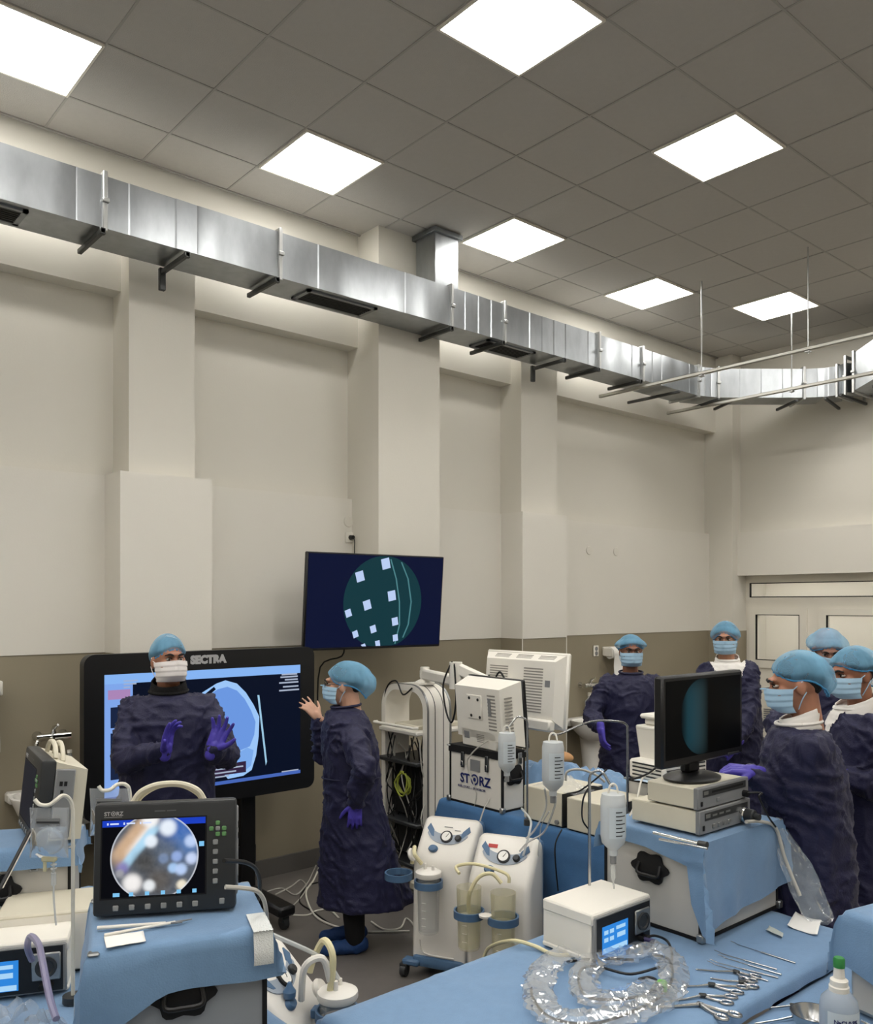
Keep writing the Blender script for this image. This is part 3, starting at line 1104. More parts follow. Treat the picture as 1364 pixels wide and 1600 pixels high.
    for (z0, a0, b0), (z1, a1, b1) in zip(K, K[1:]):
        for q in range(3):
            f = q / 3
            rows.append(ring(z0 + (z1 - z0) * f, a0 + (a1 - a0) * f, b0 + (b1 - b0) * f))
    rows.append(ring(*K[-1]))
    vs = [p for r_ in rows for p in r_]
    fs = [(j * N + i, j * N + (i + 1) % N, (j + 1) * N + (i + 1) % N, (j + 1) * N + i) for j in range(len(rows) - 1) for i in range(N)]
    fs += [tuple(range(N - 1, -1, -1)), tuple(range((len(rows) - 1) * N, len(rows) * N))]
    g.add(vs, fs)
    for s0, e, w, fd, pm, cu, sp, sd in arm:
        g.cap(s0 + Vector((-.02 if s0.x > 0 else .02, 0, -.01)), .066 * wide ** .5, s0 * .5 + e * .5, .064)
        g.cap(s0 * .5 + e * .5, .064, e, .061)
        g.cap(e, .062, e * .45 + w * .55, .055)
        g.cap(e * .45 + w * .55, .055, w * .86 + e * .14, .043)
        g.cap(w * .86 + e * .14, .042, w * .95 + e * .05, .034)
    gm = remesh(g, 'gown', .0105, 5, .5)
    arms_seg = [(a[0], a[1], a[2]) for a in arm]

    def folds(p, no):
        near = 9
        for s0, e, w in arms_seg:
            for a_, b_ in ((s0, e), (e, w)):
                ab = b_ - a_
                q = max(0, min(1, (p - a_).dot(ab) / ab.length_squared))
                near = min(near, (p - a_ - ab * q).length)
        k = 1.0 if near > .1 else 1.5
        q = p + Vector((seed * 3.1, seed * 1.7, 0))
        d = noise.noise(Vector((q.x * 5, q.y * 5, q.z * 2.5))) * .014
        w2 = noise.noise(Vector((q.x * 4 + 9, q.y * 4, q.z * 4))) * .12
        for sx, sz, am in ((7, 5, .011), (11, 16, .008), (20, 12, .005)):
            r = 1 - min(1, abs(noise.noise(Vector(((q.x + w2) * sx + q.z * 3, (q.y - w2) * sx, q.z * sz + w2 * 20)))) * 2.6)
            d += am * k * r * r * r
        if p.z < hem + .012:
            d *= .2
        if p.z > zt - .03:
            d *= .15
        return p + no * (d - .002)
    warp(gm, folds)
    go = mobj('gown', gm, 'gown_navy', t, 180)
    # waist tie
    zw = .60 * H
    tie = []
    for i in range(49):
        th = 2 * pi * i / 48
        o = bend(zw)
        tie.append((o.x + .192 * wide * cos(th), o.y + .152 * depth * sin(th), zw + .012 * cos(th)))
    if flare[1]:
        MB().tube(tie, .005, 6).obj('waist_tie', 'gown_navy', go)
    # neckband
    nb = []
    for i in range(41):
        th = 2 * pi * i / 40
        nb.append(bend(zt) + Vector((.078 * cos(th) * wide, .077 * sin(th) * depth, zt + .008 * sin(th))))
    MB().tube(nb, .0075, 6).obj('neckband', collar[0] if collar else 'gown_navy', go)
    if collar:
        c = MB()
        zc0, zc1, kk = collar[1], collar[2], collar[3]
        o = bend(zt)

        def fc(u, v):
            th = 2 * pi * u
            front = max(0, -sin(th)) ** 6
            z = zt + zc0 + (zc1 - zc0) * v - front * .03 * (1 - v) * 1.2
            r = kk * (1 + .16 * (1 - v)) * (1 + .05 * noise.noise(Vector((cos(th) * 3, sin(th) * 3, v * 4))))
            return (o.x + r * cos(th), o.y + .004 + r * .98 * sin(th), z + (.03 * v * sin(th)))
        c.grid(fc, 48, 8, close_u=True)
        sol = c.obj('collar', collar[0], t, 180)
        sm = sol.modifiers.new('thick', 'SOLIDIFY')
        sm.thickness = .006
    if shirt:
        # white shirt in the open neck of the gown: the gown front again, a little proud, inside a V
        zv = zt - shirt
        vs, fs, mp = [], [], {}
        for pl in gm.polygons:
            c = pl.center
            o = bend(c.z)
            if pl.normal.y < .15 and c.z > zv and abs(c.x - o.x) < .008 + (c.z - zv) * .46 and c.y < o.y + .02:
                ids = []
                for i in pl.vertices:
                    if i not in mp:
                        mp[i] = len(vs)
                        vs.append(tuple(gm.vertices[i].co + gm.vertices[i].normal * .004))
                    ids.append(mp[i])
                fs.append(ids)
        sh = MB()
        sh.add(vs, fs)
        sh.obj('shirt_front', 'shirt_white', t, 180, fix=False)
    # ---------------- gloves
    for i, (s0, e, w, fd, pm, cu, sp, sd) in enumerate(arm):
        if gloves[i]:
            h = MB()
            hand_mb(h, w, fd, pm, sd, cu, sp, 1.02 * H / 1.78, r=1.06)
            h.cap(w - (w - e).normalized() * .06, .034, w, .031)
            mobj('glove', remesh(h, 'glove', .0036, 2, .5), 'glove_purple', t, 180)
    # ---------------- legs and shoes
    if feet:
        for s in (-1, 1):
            l = MB()
            l.cap((s * .09, 0, .45 * H), .095, (s * .095, -.01, .28 * H), .075)
            l.cap((s * .095, -.01, .28 * H), .075, (s * .095, .012, .09), .058)
            mobj('trouser_leg', remesh(l, 'trouser_leg', .011, 4), 'trouser_black', t, 180)
            f = MB()
            f.ell((s * .097, .035, .05), (.047, .06, .05))
            f.cap((s * .098, .03, .042), .044, (s * .104, -.10, .038), .04)
            f.ell((s * .106, -.135, .032), (.048, .065, .034))
            fm_ = remesh(f, 'shoe_cover', .008, 3)

            def crease(co, no):
                co = co + no * (noise.noise(co * 30 + Vector((seed, 0, 0))) * .007)
                co.z = max(co.z, .003)
                return co
            warp(fm_, crease)
            mobj('shoe_cover', fm_, 'shoe_cover', t, 180)
    return t


def build_people():
    F, R = FWD, RGT
    Z = Vector((0, 0, 1))
    D = lambda a, b: F * a + R * b        # direction: a away from camera, b to the right
    # presenter in front of the large display
    hp = at(264, 1031, 4.42)
    person('person in navy gown gesturing with purple gloves before the large display', at(262, 1500, 4.46), D(-1, .18), 1.81, hp, D(-1, .75), radians(-2), 'skin_a',
           [(at(259, 1172, 4.12), D(-.25, .25) + Z * 1.0, D(-.25, 1.0), D(.1, -1) - Z * .8, (.12, .2, .3, .42), .1, 1),
            (at(333, 1170, 4.08), D(-.05, .42) + Z * 1.0, D(-1, -.1) + Z * .1, D(.5, .45) - Z * 1, .16, .24, -1)],
           mask='mask_white', collar=('fur_black', -.045, .055, .085), wide=1.22, depth=1.25, hem=.32, seed=1,
           cap=dict(rad=(.09, .118, .134), zf=.052, zs=.008, zb=-.07, puff=1.0, back=.06))
    # woman by the display edge
    hp = at(537, 1069, 5.03)
    person('person in navy gown and blue shoe covers touching the display edge', at(551, 1478, 5.03), D(-.12, -1), 1.655, hp, D(.12, -1), radians(2), 'skin_b',
           [(at(497, 1120, 5.22), D(.1, -.7) + Z * .75, D(.55, -.5), D(.3, .2) - Z * 1, .15, .2, 1),
            (at(556, 1256, 4.80), D(-.05, -.06) - Z * 1.0, D(1, -.1), D(-.6, .35), .3, .1, 1)],
           wide=.96, depth=1.12, hem=.26, seed=2, gloves=(0, 1), neck_up=.035, glasses=True, cap=dict(rad=(.1, .12, .137), c=(0, .02, .0), zf=.055, zs=.0, zb=-.085, puff=1.05, back=.38), flare=(0, .16))
    # man at the back by the basin
    hp = at(986, 1017, 6.5)
    person('person in navy gown with a wide blue cap standing by the basin', at(985, 1400, 6.52), D(-1, -.12), 1.775, hp, D(-1, -.06), radians(4), 'skin_c',
           [(at(939, 1139, 6.2), -Z + D(-.25, .1), D(.2, 1), D(1, -.25), .35, .08, 1),
            (at(1036, 1150, 6.2), -Z + D(-.25, -.1), D(.2, -1), D(1, .25), .35, .08, -1)],
           wide=1.12, depth=1.15, hem=.35, seed=3, cap=dict(rad=(.108, .118, .122), puff=1.16, zf=.05, zs=.015, pleat=.09))
    # tall man with white shirt
    hp = at(1133, 997, 6.4)
    person('tall person in navy gown open over a white shirt behind the black monitor', at(1147, 1400, 6.42), D(-1, -.28), 1.885, hp, D(-1, -.42), radians(8), 'skin_d',
           [(at(1122, 1160, 6.1), D(-.5, .8) - Z * .3, D(.6, .1), D(0, -1) - Z * .4, .4, .08, 1),
            (at(1150, 1165, 6.1), D(-.4, -.9) - Z * .3, D(.6, 0), D(.1, 1) - Z * .35, .4, .08, -1)],
           wide=1.04, depth=1.1, hem=.36, seed=4, shirt=.27, collar=('shirt_white', -.03, .022, .083), cap=dict(rad=(.102, .12, .124), puff=1.08, zf=.05, zs=-.02))
    # operator nearest on the right
    hp = at(1243, 1068, 3.55)
    person('person in navy gown at the monitor, nearest of the group on the right', at(1262, 1500, 3.58), D(.25, -1), 1.785, hp, D(.3, -1), radians(10), 'skin_e',
           [(at(1172, 1208, 3.95), D(.1, -1), D(-.3, 0) - Z * .6, D(.2, .6) - Z * 1, .45, .08, 1),
            (at(1176, 1206, 3.52), D(.12, -1) + Z * .12, D(.2, .1) - Z * .9, D(-.15, .9) - Z * .9, (.35, .5, .6, .7), .08, -1)],
           wide=1.1, depth=1.15, hem=.36, seed=5, collar=('shirt_white', -.02, .042, .078), cap=dict(rad=(.096, .12, .135), puff=1.02, zf=.058, zs=.015, zb=-.07, back=.1, wr=.008))
    # second of the group
    hp = at(1331, 1052, 4.1)
    person('person with white shirt collar standing right behind the one at the monitor', at(1345, 1500, 4.14), D(-.05, -1), 1.79, hp, D(-.28, -1), radians(8), 'skin_f',
           [(at(1296, 1210, 4.3), D(.2, -1) - Z * .5, D(-.3, 0) - Z * .6, D(.2, .6) - Z * 1, .45, .08, 1),
            (at(1315, 1215, 3.95), D(.2, -1) - Z * .5, D(.2, .1) - Z * .9, D(-.3, .9) - Z * .7, .45, .08, -1)],
           wide=1.1, depth=1.15, hem=.36, seed=6, shirt=.12, collar=('shirt_white', -.035, .035, .088), cap=dict(rad=(.1, .122, .128), puff=1.05, zf=.05, zs=.015, zb=-.08, back=.12, wr=.011))
    # third, almost hidden, head bowed
    hp = at(1293, 1014, 5.25)
    person('person almost hidden behind the others, only bowed head in view', at(1300, 1400, 5.3), D(-1, -.2), 1.83, hp, D(-1, -.25), radians(24), 'skin_g',
           [(at(1275, 1180, 5.05), D(-.5, .8) - Z * .3, D(.6, .1), D(0, -1) - Z * .4, .4, .08, 1),
            (at(1310, 1180, 5.05), D(-.4, -.9) - Z * .3, D(.6, 0), D(.1, 1) - Z * .35, .4, .08, -1)],
           hair='skin_g', wide=1.0, depth=1.05, hem=.36, seed=7, cap=dict(rad=(.108, .12, .12), puff=1.15, zf=.045, zs=-.01, pleat=.08))


build_people()

# ================================================================== tables, drapes, cases
def drape(name, label, loc, rz, a, b, h, ov, seed=0, var=.12, step=.028, parent=None, cat='drape', m='drape_blue', off=.006, cut=None, group=None, ear=.22):
    """cloth over a box of half sizes a, b and top height h; ov = hang on -x, +x, -y, +y"""
    if parent is None:
        o = thing(name, label, cat, loc, rz, group)
    else:
        o = parent
    xm, xp, ym, yp = ov
    U, V = 2 * a + xm + xp, 2 * b + ym + yp
    nu, nv = max(6, int(U / step)), max(6, int(V / step))

    def fn(s, t):
        u = -a - xm + U * s
        v = -b - ym + V * t
        # ragged hem
        ku = 1 + var * noise.noise(Vector((v * 4 + seed, seed, 3)))
        kv = 1 + var * noise.noise(Vector((u * 4 + seed, seed, 7)))
        du = max(abs(u) - a, 0) * ku
        dv = max(abs(v) - b, 0) * kv
        if cut:
            du, dv = cut(u, v, du, dv)
        su, sv = (1 if u > 0 else -1), (1 if v > 0 else -1)
        dn = max(du, dv)
        mn = min(du, dv)
        x = max(-a, min(a, u))
        y = max(-b, min(b, v))
        n1 = noise.noise(Vector((x * 7 + seed, y * 7, dn * 4)))
        n2 = noise.noise(Vector((x * 16 + seed, y * 16, dn * 9)))
        rg = lambda q: max(0, 1 - abs(((q * 6.3 + seed * .37) % 1) - .5) * 22)
        out = off + (.012 + .02 * n1) * min(1, dn / .12) + .004 * (rg(u) + rg(v)) * min(1, dn / .03)
        if du > 0:
            x += su * (out + mn * ear * (1 if dv >= du else .6) + .03 * du * (1 + n2))
        if dv > 0:
            y += sv * (out + mn * ear * (1 if du > dv else .6) + .03 * dv * (1 + n2))
        rr = .012
        z = h + off - (dn - rr * (1 - math.exp(-dn / rr))) if dn > 0 else h + off + .0035 * max(0, n1) + .002 * abs(n2)
        # crease ridges from folding
        cr = abs(((u * 3.1 + seed) % 1) - .5)
        z += .003 * max(0, 1 - cr * 30) * (1 if dn == 0 else 0)
        return (x, y, max(z, .01))
    mb = MB().grid(fn, nu, nv)
    c = mb.obj('cloth', m, o, 60, fix=False)
    return o


def table(name, label, x0, x1, y0, y1, z, group=None):
    c = ((x0 + x1) / 2, (y0 + y1) / 2)
    t = thing(name, label, 'table', (c[0], c[1], 0), 0, group)
    a, b = (x1 - x0) / 2, (y1 - y0) / 2
    MB().rbox(-a, a, -b, b, z - .03, z, .006).obj('top', 'steel', t)
    for sx in (-1, 1):
        for sy in (-1, 1):
            MB().cyl((sx * (a - .05), sy * (b - .05), 0), (sx * (a - .05), sy * (b - .05), z - .03), .018).obj('leg', 'steel', t)
    MB().rbox(-a + .05, a - .05, -.02, .02, .15, .18, .004).obj('stretcher', 'steel', t)
    return t


def flight_case(label, loc, rz, a, b, h, panel='case_grey', handle='y-', group='flight cases', latch=True):
    """aluminium edged case, half sizes a, b, height h"""
    t = thing('flight_case', label, 'case', loc, rz, group)
    MB().box(-a + .004, a - .004, -b + .004, b - .004, .004, h - .004).obj('panels', panel, t)
    e = .012
    m = MB()
    for sx in (-1, 1):
        for sy in (-1, 1):
            x, y = sx * a, sy * b
            m.box(min(x, x - sx * e), max(x, x - sx * e), min(y, y - sy * e), max(y, y - sy * e), 0, h)
    for z in (0, h - e):
        for sy in (-1, 1):
            y = sy * b
            m.box(-a + e, a - e, min(y, y - sy * e), max(y, y - sy * e), z, z + e)
        for sx in (-1, 1):
            x = sx * a
            m.box(min(x, x - sx * e), max(x, x - sx * e), -b + e, b - e, z, z + e)
    m.obj('edge_frame', 'matt_black', t)
    for sx in (-1, 1):
        for sy in (-1, 1):
            for z in (0, h):
                x, y = sx * a, sy * b
                MB().rbox(x - .014, x + .014, y - .014, y + .014, z - .004 if z else 0, z + .004 if z else .03, .004).obj('corner_cap', 'alu_edge', t)
    # handles on the two long faces: black dished plate with a sprung grip
    for side in handle.split(','):
        ax, sg = side[0], (-1 if side[1] == '-' else 1)
        M = face_frame((0, sg * b, h * .62), (-sg, 0, 0), (0, sg, 0)) if ax == 'y' else face_frame((sg * a, 0, h * .62), (0, sg, 0), (sg, 0, 0))
        poly = [(.075 * cos(q) * (1 + .12 * cos(6 * q)), .055 * sin(q) * (1 + .12 * cos(6 * q))) for q in [2 * pi * i / 36 for i in range(36)]]
        hd = MB(M).prism(poly, 0, .008).obj('handle', 'matt_black', t)
        MB(M).tube([(-.045, .015, .004), (-.045, -.02, .02), (0, -.024, .022), (.045, -.02, .02), (.045, .015, .004)], .007, 8, smooth=4).obj('grip', 'black_plastic', hd)
    for sx in ((-.5, .5) if latch else ()):
        l = MB().rbox(sx * a - .016, sx * a + .016, -b - .008, -b + .002, h * .78, h * .99, .003).obj('latch', 'alu_edge', t)
        MB().rbox(sx * a - .01, sx * a + .01, -b - .014, -b - .006, h * .8, h * .9, .003).obj('latch_lever', 'dark_grey', l)
    return t


# ---- instrument table in the foreground and the lower one beside it
table('instrument_table', 'table under the big blue drape with the instruments', 1.40, 3.20, 1.37, 2.117, .79)
drape('table_drape', 'large light blue drape over the instrument table', (2.30, 1.743, 0), 0, .905, .382, .79, (.42, .3, .055, .5), 3, .03)
table('side_table', 'lower table beside the instrument table, at the bottom right corner', 1.55, 3.15, .78, 1.345, .735)
drape('side_table_drape', 'blue drape on the lower table under the saline bottle', (2.35, 1.0625, 0), 0, .805, .285, .735, (.3, .3, .4, .01), 8, .04)
# ---- back table with the boxes
table('equipment_table', 'long table behind the suction pumps under a darker blue drape', 3.37, 4.15, 2.32, 3.86, .84)
drape('equipment_table_drape', 'blue drape hanging down the side of the table with the white boxes', (3.76, 3.09, 0), 0, .395, .775, .84, (.42, .3, .3, .4), 5, .06, m='drape_dark', ear=.08)
# ---- left table
table('left_table', 'table at the left edge carrying the draped case', -.35, 1.28, 1.92, 3.75, .79)
drape('left_table_drape', 'blue drape on the left table under the draped case', (.465, 2.835, 0), 0, .82, .92, .79, (.3, .3, .4, .2), 11, .05)

# ---- cases
flight_case('grey flight case half covered by a blue drape on the instrument table', (2.9725, 1.915, .8), 0, .2725, .215, .35, 'case_grey', 'x-', latch=False)
drape('case_drape', 'blue drape over the grey case under the black monitor', (2.9725, 1.915, .8), 0, .277, .22, .35, (.17, .1, .265, .1), 14, .06,
      cut=lambda u, v, du, dv: (du * ((.42 + .25 * max(0, -v) / .22 + 1.25 * max(0, (-.17 - v)) / .05) if u < 0 and v > -.225 else (1.9 if u < 0 else 1)), dv * (1.1 - .3 * u)), group='case drapes')
_fc0 = radians(-20)
flight_case('grey flight case under the drape with the nearest display unit', (.998, 2.246, .8), _fc0, .21, .2, .35, mat('case_blue_grey', '8B9096', .5, var=.04), 'y-', latch=False)
drape('case_drape', 'blue drape over the case under the nearest display unit', (.998, 2.246, .8), _fc0, .215, .205, .35, (.34, .12, .13, .05), 21, .2,
      cut=lambda u, v, du, dv: (du, dv * (1 + .75 * max(0, -.05 - u) / .16 if v < 0 else 1)), group='case drapes')
flight_case('grey flight case with a black handle at the left edge', (.84, 3.36, .8), radians(-24), .24, .15, .35, 'case_grey', 'y-')
drape('case_drape', 'blue drape over the case under the left display unit', (.84, 3.36, .8), radians(-24), .245, .155, .35, (.15, .1, .08, .1), 27, .2, group='case drapes')
flight_case('flight case with a black edge under the white cooling tower', (3.92, 2.59, .846), 0, .21, .19, .24, 'case_grey', 'x-')


def logo_case():
    t = flight_case('white case with a dark blue maker logo on the equipment table', (3.46, 3.58, .846), 0, .09, .22, .325, mat('case_white', 'DDD9D0', .45, var=.03), 'y-')
    MB().box(-.094, .094, -.224, .224, .29, .332).obj('lid_edge', 'matt_black', t)
    for y in (-.1, .1):
        l = MB().rbox(-.102, -.09, y - .012, y + .012, .21, .30, .003).obj('latch', 'dark_grey', t)
        MB().rbox(-.106, -.1, y - .008, y + .008, .22, .25, .002).obj('latch_lever', 'steel', l)
    MB().box(-.0915, -.0905, -.04, .04, .2, .265).obj('rating_plate', 'grey_plastic', t)
    navy = mat('logo_navy', '1B2560', .5, var=0)
    M = face_frame((-.0912, .125, .125), (0, -1, 0), (-1, 0, 0))
    logo(t, M, .075, navy)
    text('logo_small', 'KARL STORZ \u2014 ENDOSKOPE', .0175, M @ Matrix.Translation((-.02, -.03, 0)), navy, t, .0002)
    return t


def logo(parent, M, s, m):
    """the word STORZ with a ring-and-dot O"""
    text('logo', 'ST', s, M, m, parent, s * .022)
    k = .83 * s
    ring = MB(M)
    ring.lathe([(s * .42, 0), (s * .42, .0008), (s * .30, .0008), (s * .30, 0)], 32, Matrix.Translation((1.62 * s, .36 * s, 0)), cap=False)
    ring.obj('logo_ring', m, parent)
    MB(M).lathe([(.001, 0), (s * .15, 0), (s * .15, .0008), (.001, .0008)], 20, Matrix.Translation((1.62 * s, .36 * s, 0))).obj('logo_dot', m, parent)
    text('logo', 'RZ', s, M @ Matrix.Translation((2.1 * s, 0, 0)), m, parent, s * .022)


logo_case()

# ================================================================== large display on its stand
def pic_mesh(M, W, H, nx, ny, col, mask=None):
    """grid W x H in local xy with a colour per point from col(u, v)"""
    vs, cs, fs, idx = [], [], [], {}
    for j in range(ny + 1):
        for i in range(nx + 1):
            idx[i, j] = len(vs)
            vs.append(tuple(M @ Vector(((i / nx - .5) * W, (j / ny - .5) * H, 0))))
            cs.append(col(i / nx, j / ny))
    for j in range(ny):
        for i in range(nx):
            if mask is None or mask((i + .5) / nx, (j + .5) / ny):
                fs.append((idx[i, j], idx[i + 1, j], idx[i + 1, j + 1], idx[i, j + 1]))
    me = bpy.data.meshes.new('picture')
    me.from_pydata(vs, [], fs)
    ca = me.color_attributes.new('pic', 'FLOAT_COLOR', 'POINT')
    for k, c in enumerate(cs):
        ca.data[k].color = (*c, 1)
    return me


def disc_mesh(M, R, col, nr=40, na=96, clip=None):
    vs, cs, fs = [], [], []
    for j in range(nr + 1):
        for i in range(na):
            a = 2 * pi * i / na
            r = R * j / nr
            x, y = r * cos(a), r * sin(a)
            if clip:
                y = max(-clip, min(clip, y))
            vs.append(tuple(M @ Vector((x, y, 0))))
            cs.append(col(x / R, y / R))
    for j in range(nr):
        for i in range(na):
            fs.append((j * na + i, (j + 1) * na + i, (j + 1) * na + (i + 1) % na, j * na + (i + 1) % na))
    me = bpy.data.meshes.new('picture')
    me.from_pydata(vs, [], fs)
    ca = me.color_attributes.new('pic', 'FLOAT_COLOR', 'POINT')
    for k, c in enumerate(cs):
        ca.data[k].color = (*c, 1)
    return me


def large_display():
    Y = 5.0
    x0, x1, z0, z1 = 1.666, 3.20, .755, 1.71
    cx = (x0 + x1) / 2
    t = thing('large_display', 'very large black touch display on a wheeled stand showing a head scan', 'display', (cx, Y, 0))
    w = (x1 - x0) / 2
    # housing with rounded corners
    r = .06
    poly = []
    for sx, sz, a0 in ((1, 1, 0), (-1, 1, 90), (-1, -1, 180), (1, -1, 270)):
        for q in range(7):
            a = radians(a0 + q * 15)
            poly.append((sx * (w - r) + r * cos(a), (z0 + z1) / 2 + sz * ((z1 - z0) / 2 - r) + r * sin(a)))
    F = face_frame((0, 0, 0), (1, 0, 0), (0, -1, 0))
    MB(F).prism(poly, -.07, 0).obj('housing', 'black_plastic', t)
    S = lambda px, py: (lambda p: (p.x - cx, p.z))(onY(px, py, Y))
    a0, a1 = S(163, 1052)[0], S(469, 1040)[0]
    b1, b0 = 1.592, .862
    scr = MB(F).box(a0, a1, b0, b1, 0, .0012).obj('screen', emat('scan_black', '0A1226', .9), t)
    lay = lambda poly, n, c, e=1.0, z=.0012, nm='scan_layer': MB(F).prism(poly, z, z + .0005).obj(nm, emat(n, c, e), scr)
    pp = lambda pts: [S(*p) for p in pts]
    lay([(a0, b1 - .055), (a1, b1 - .055), (a1, b1), (a0, b1)], 'ui_bar', '86B4F2', 1.0, nm='menu_bar')
    lay([(a0, b0), (a0 + .165, b0), (a0 + .165, b1 - .055), (a0, b1 - .055)], 'ui_side', '7FA6EA', 1.0, nm='side_bar')
    lay([(a0, b0), (a1, b0), (a1, b0 + .022), (a0, b0 + .022)], 'ui_foot', '4B6CC0', .9, .0018, 'foot_bar')
    lay([(a0 + .02, b1 - .145), (a0 + .15, b1 - .145), (a0 + .15, b1 - .09), (a0 + .02, b1 - .09)], 'ui_pink', 'B28CC0', .9, .0018, 'side_button')
    for q in range(3):
        zz = b1 - .31 - q * .15
        lay([(a0 + .035, zz), (a0 + .13, zz), (a0 + .13, zz + .12), (a0 + .035, zz + .12)], 'ui_thumb', '1B2745', .9, .0018, 'thumbnail')
    # skull: outer rim, brain, neck
    skull = [(300, 1098), (316, 1082), (338, 1068), (352, 1063), (370, 1068), (384, 1082), (396, 1101), (405, 1120), (404, 1150), (400, 1180), (393, 1203), (380, 1212), (356, 1217), (346, 1205), (335, 1212), (325, 1195), (300, 1180), (296, 1140)]
    lay(pp(skull), 'scan_rim', '9CC6F8', 1.0, nm='skull')
    brain = [(306, 1105), (322, 1089), (340, 1077), (355, 1073), (370, 1079), (382, 1092), (392, 1110), (399, 1128), (397, 1148), (390, 1166), (376, 1172), (360, 1176), (345, 1182), (325, 1178), (305, 1160)]
    lay(pp(brain), 'scan_brain', '6E9BE6', .95, .0018, 'brain')
    lay(pp([(372, 1176), (386, 1168), (396, 1172), (392, 1196), (380, 1206), (366, 1210), (360, 1196)]), 'scan_neck', '7FAEF0', .95, .0018, 'jaw')
    lay(pp([(305, 1098), (318, 1086), (334, 1073), (337, 1077), (322, 1090), (308, 1103)]), 'scan_black', '0A1226', .9, .0025, 'dark_crescent')
    lay(pp([(345, 1190), (362, 1182), (372, 1186), (366, 1196), (352, 1200)]), 'scan_pale', 'A9D0F8', 1.0, .0025, 'bone')
    lay(pp([(402, 1086), (405, 1086), (417, 1190), (415, 1196)]), 'scan_line', '9CC8E4', 1.0, nm='probe_line')
    for k, (px, py, n) in enumerate([(440, 1054, 24), (438, 1058, 27), (445, 1062, 20), (436, 1067, 30), (442, 1073, 24), (436, 1079, 31)]):
        p, q = S(px, py), S(px + n, py - .6)
        lay([(p[0], p[1] - .006), (q[0], p[1] - .006), (q[0], p[1] + .004), (p[0], p[1] + .004)], 'scan_text', 'B8C4DC', .8, nm='text_line')
    for k, (px, py, n) in enumerate([(193, 1064, 22), (193, 1069, 20), (193, 1074, 10), (440, 1206, 26)]):
        p, q = S(px, py), S(px + n, py - .6)
        lay([(p[0], p[1] - .005), (q[0], p[1] - .005), (q[0], p[1] + .004), (p[0], p[1] + .004)], 'scan_text', 'B8C4DC', .8, nm='text_line')
    p, q = S(322, 1197), S(384, 1211)
    lay([(p[0], q[1] + .02), (q[0], q[1] + .02), (q[0], p[1]), (p[0], p[1] - .01)], 'scan_box', '3A2A48', .8, .003, 'text_box')
    for k in range(3):
        zz = p[1] - .03 - k * .024
        lay([(p[0] + .01, zz - .005), (q[0] - .02 - .05 * k, zz - .005), (q[0] - .02 - .05 * k, zz + .004), (p[0] + .01, zz + .004)], 'scan_text', 'B8C4DC', .8, .0036, nm='text_line')
    lp = S(298, 1037)
    text('maker_name', 'SECTRA', .066, F @ Matrix.Translation((lp[0], lp[1] + .0, .0005)), mat('logo_silver', 'B9B9BA', .4, .2, var=0), t, .005, sx=1.0)
    # stand
    for x in (-.31, .31):
        MB().rbox(x - .055, x + .055, .075, .17, .1, 1.2, .008).obj('column', 'black_plastic', t)
        b = MB().rbox(x - .06, x + .06, -.42, .32, .085, .15, .015).obj('foot', 'black_plastic', t)
        for y in (-.37, .27):
            MB().cyl((x - .018, y, .04), (x + .018, y, .04), .038, n=16).rbox(x - .026, x + .026, y - .025, y + .02, .045, .09, .004).obj('caster', 'dark_grey', b)
    MB().rbox(-.37, .37, .08, .165, .3, .42, .006).obj('crossbar', 'black_plastic', t)
    MB().rbox(-.36, .36, .07, .12, .95, 1.4, .006).obj('mount', 'dark_steel', t)


large_display()


# ================================================================== compact display units (two)
def blob_pic(x, y):
    """round endoscope picture: grey ground, tan and pale blue streak, soft white lights"""
    c = Vector((.10, .115, .14))

    def mix(col, w):
        nonlocal c
        w = max(0, min(1, w))
        c = c * (1 - w) + Vector(col) * w
    g = lambda cx, cy, s, p=2: math.exp(-(((x - cx) ** 2 + (y - cy) ** 2) ** .5 / s) ** p)
    mix((.05, .14, .46), g(.6, .7, .5, 3))
    mix((.10, .22, .50), .8 * g(.75, .25, .35))
    mix((.12, .15, .2), .8 * g(.25, .05, .35, 3))
    along = x * .62 + y * .78
    d = x * .78 - y * .62
    mix((.62, .42, .27), math.exp(-((d + .66) / .2) ** 4) * math.exp(-((along + .02) / .62) ** 6))
    mix((.92, .80, .70), math.exp(-((d + .52) / .09) ** 2) * math.exp(-((along - .2) / .5) ** 4))
    mix((.45, .72, .92), math.exp(-((d + .42) / .11) ** 4) * math.exp(-((along - .02) / .58) ** 8))
    mix((.25, .22, .5), .9 * g(-.72, -.22, .14, 3))
    mix((.07, .07, .07), .95 * g(-.22, -.12, .27, 3))
    mix((.12, .10, .08), .7 * g(.1, -.55, .3, 3))
    for cx, cy, s, col in ((.29, .66, .2, (.85, .92, 1)), (-.09, .36, .15, (.85, .92, 1)), (-.12, .88, .2, (.95, .95, .95)), (.82, .32, .15, (.55, .68, .95)), (.84, -.08, .14, (.6, .7, .95)), (.5, -.02, .13, (.3, .42, .75)), (.42, -.28, .12, (.4, .6, .9)), (.6, -.32, .14, (.5, .65, .95)), (.2, -.05, .12, (.2, .27, .42)), (-.5, -.58, .22, (.95, .92, .9)), (-.12, -.66, .14, (.85, .88, .9)), (.62, -.68, .12, (.9, .82, .65)), (-.78, -.35, .1, (.35, .35, .38))):
        mix(col, .95 * g(cx, cy, s, 5))
    n = noise.noise(Vector((x * 7, y * 7, 2))) * .03 + noise.noise(Vector((x * 19, y * 19, 5))) * .015
    r2 = x * x + y * y
    if r2 > .95:
        mix((.75, .78, .85), .6)
    return tuple(max(.005, min(.97, v + n)) for v in c)


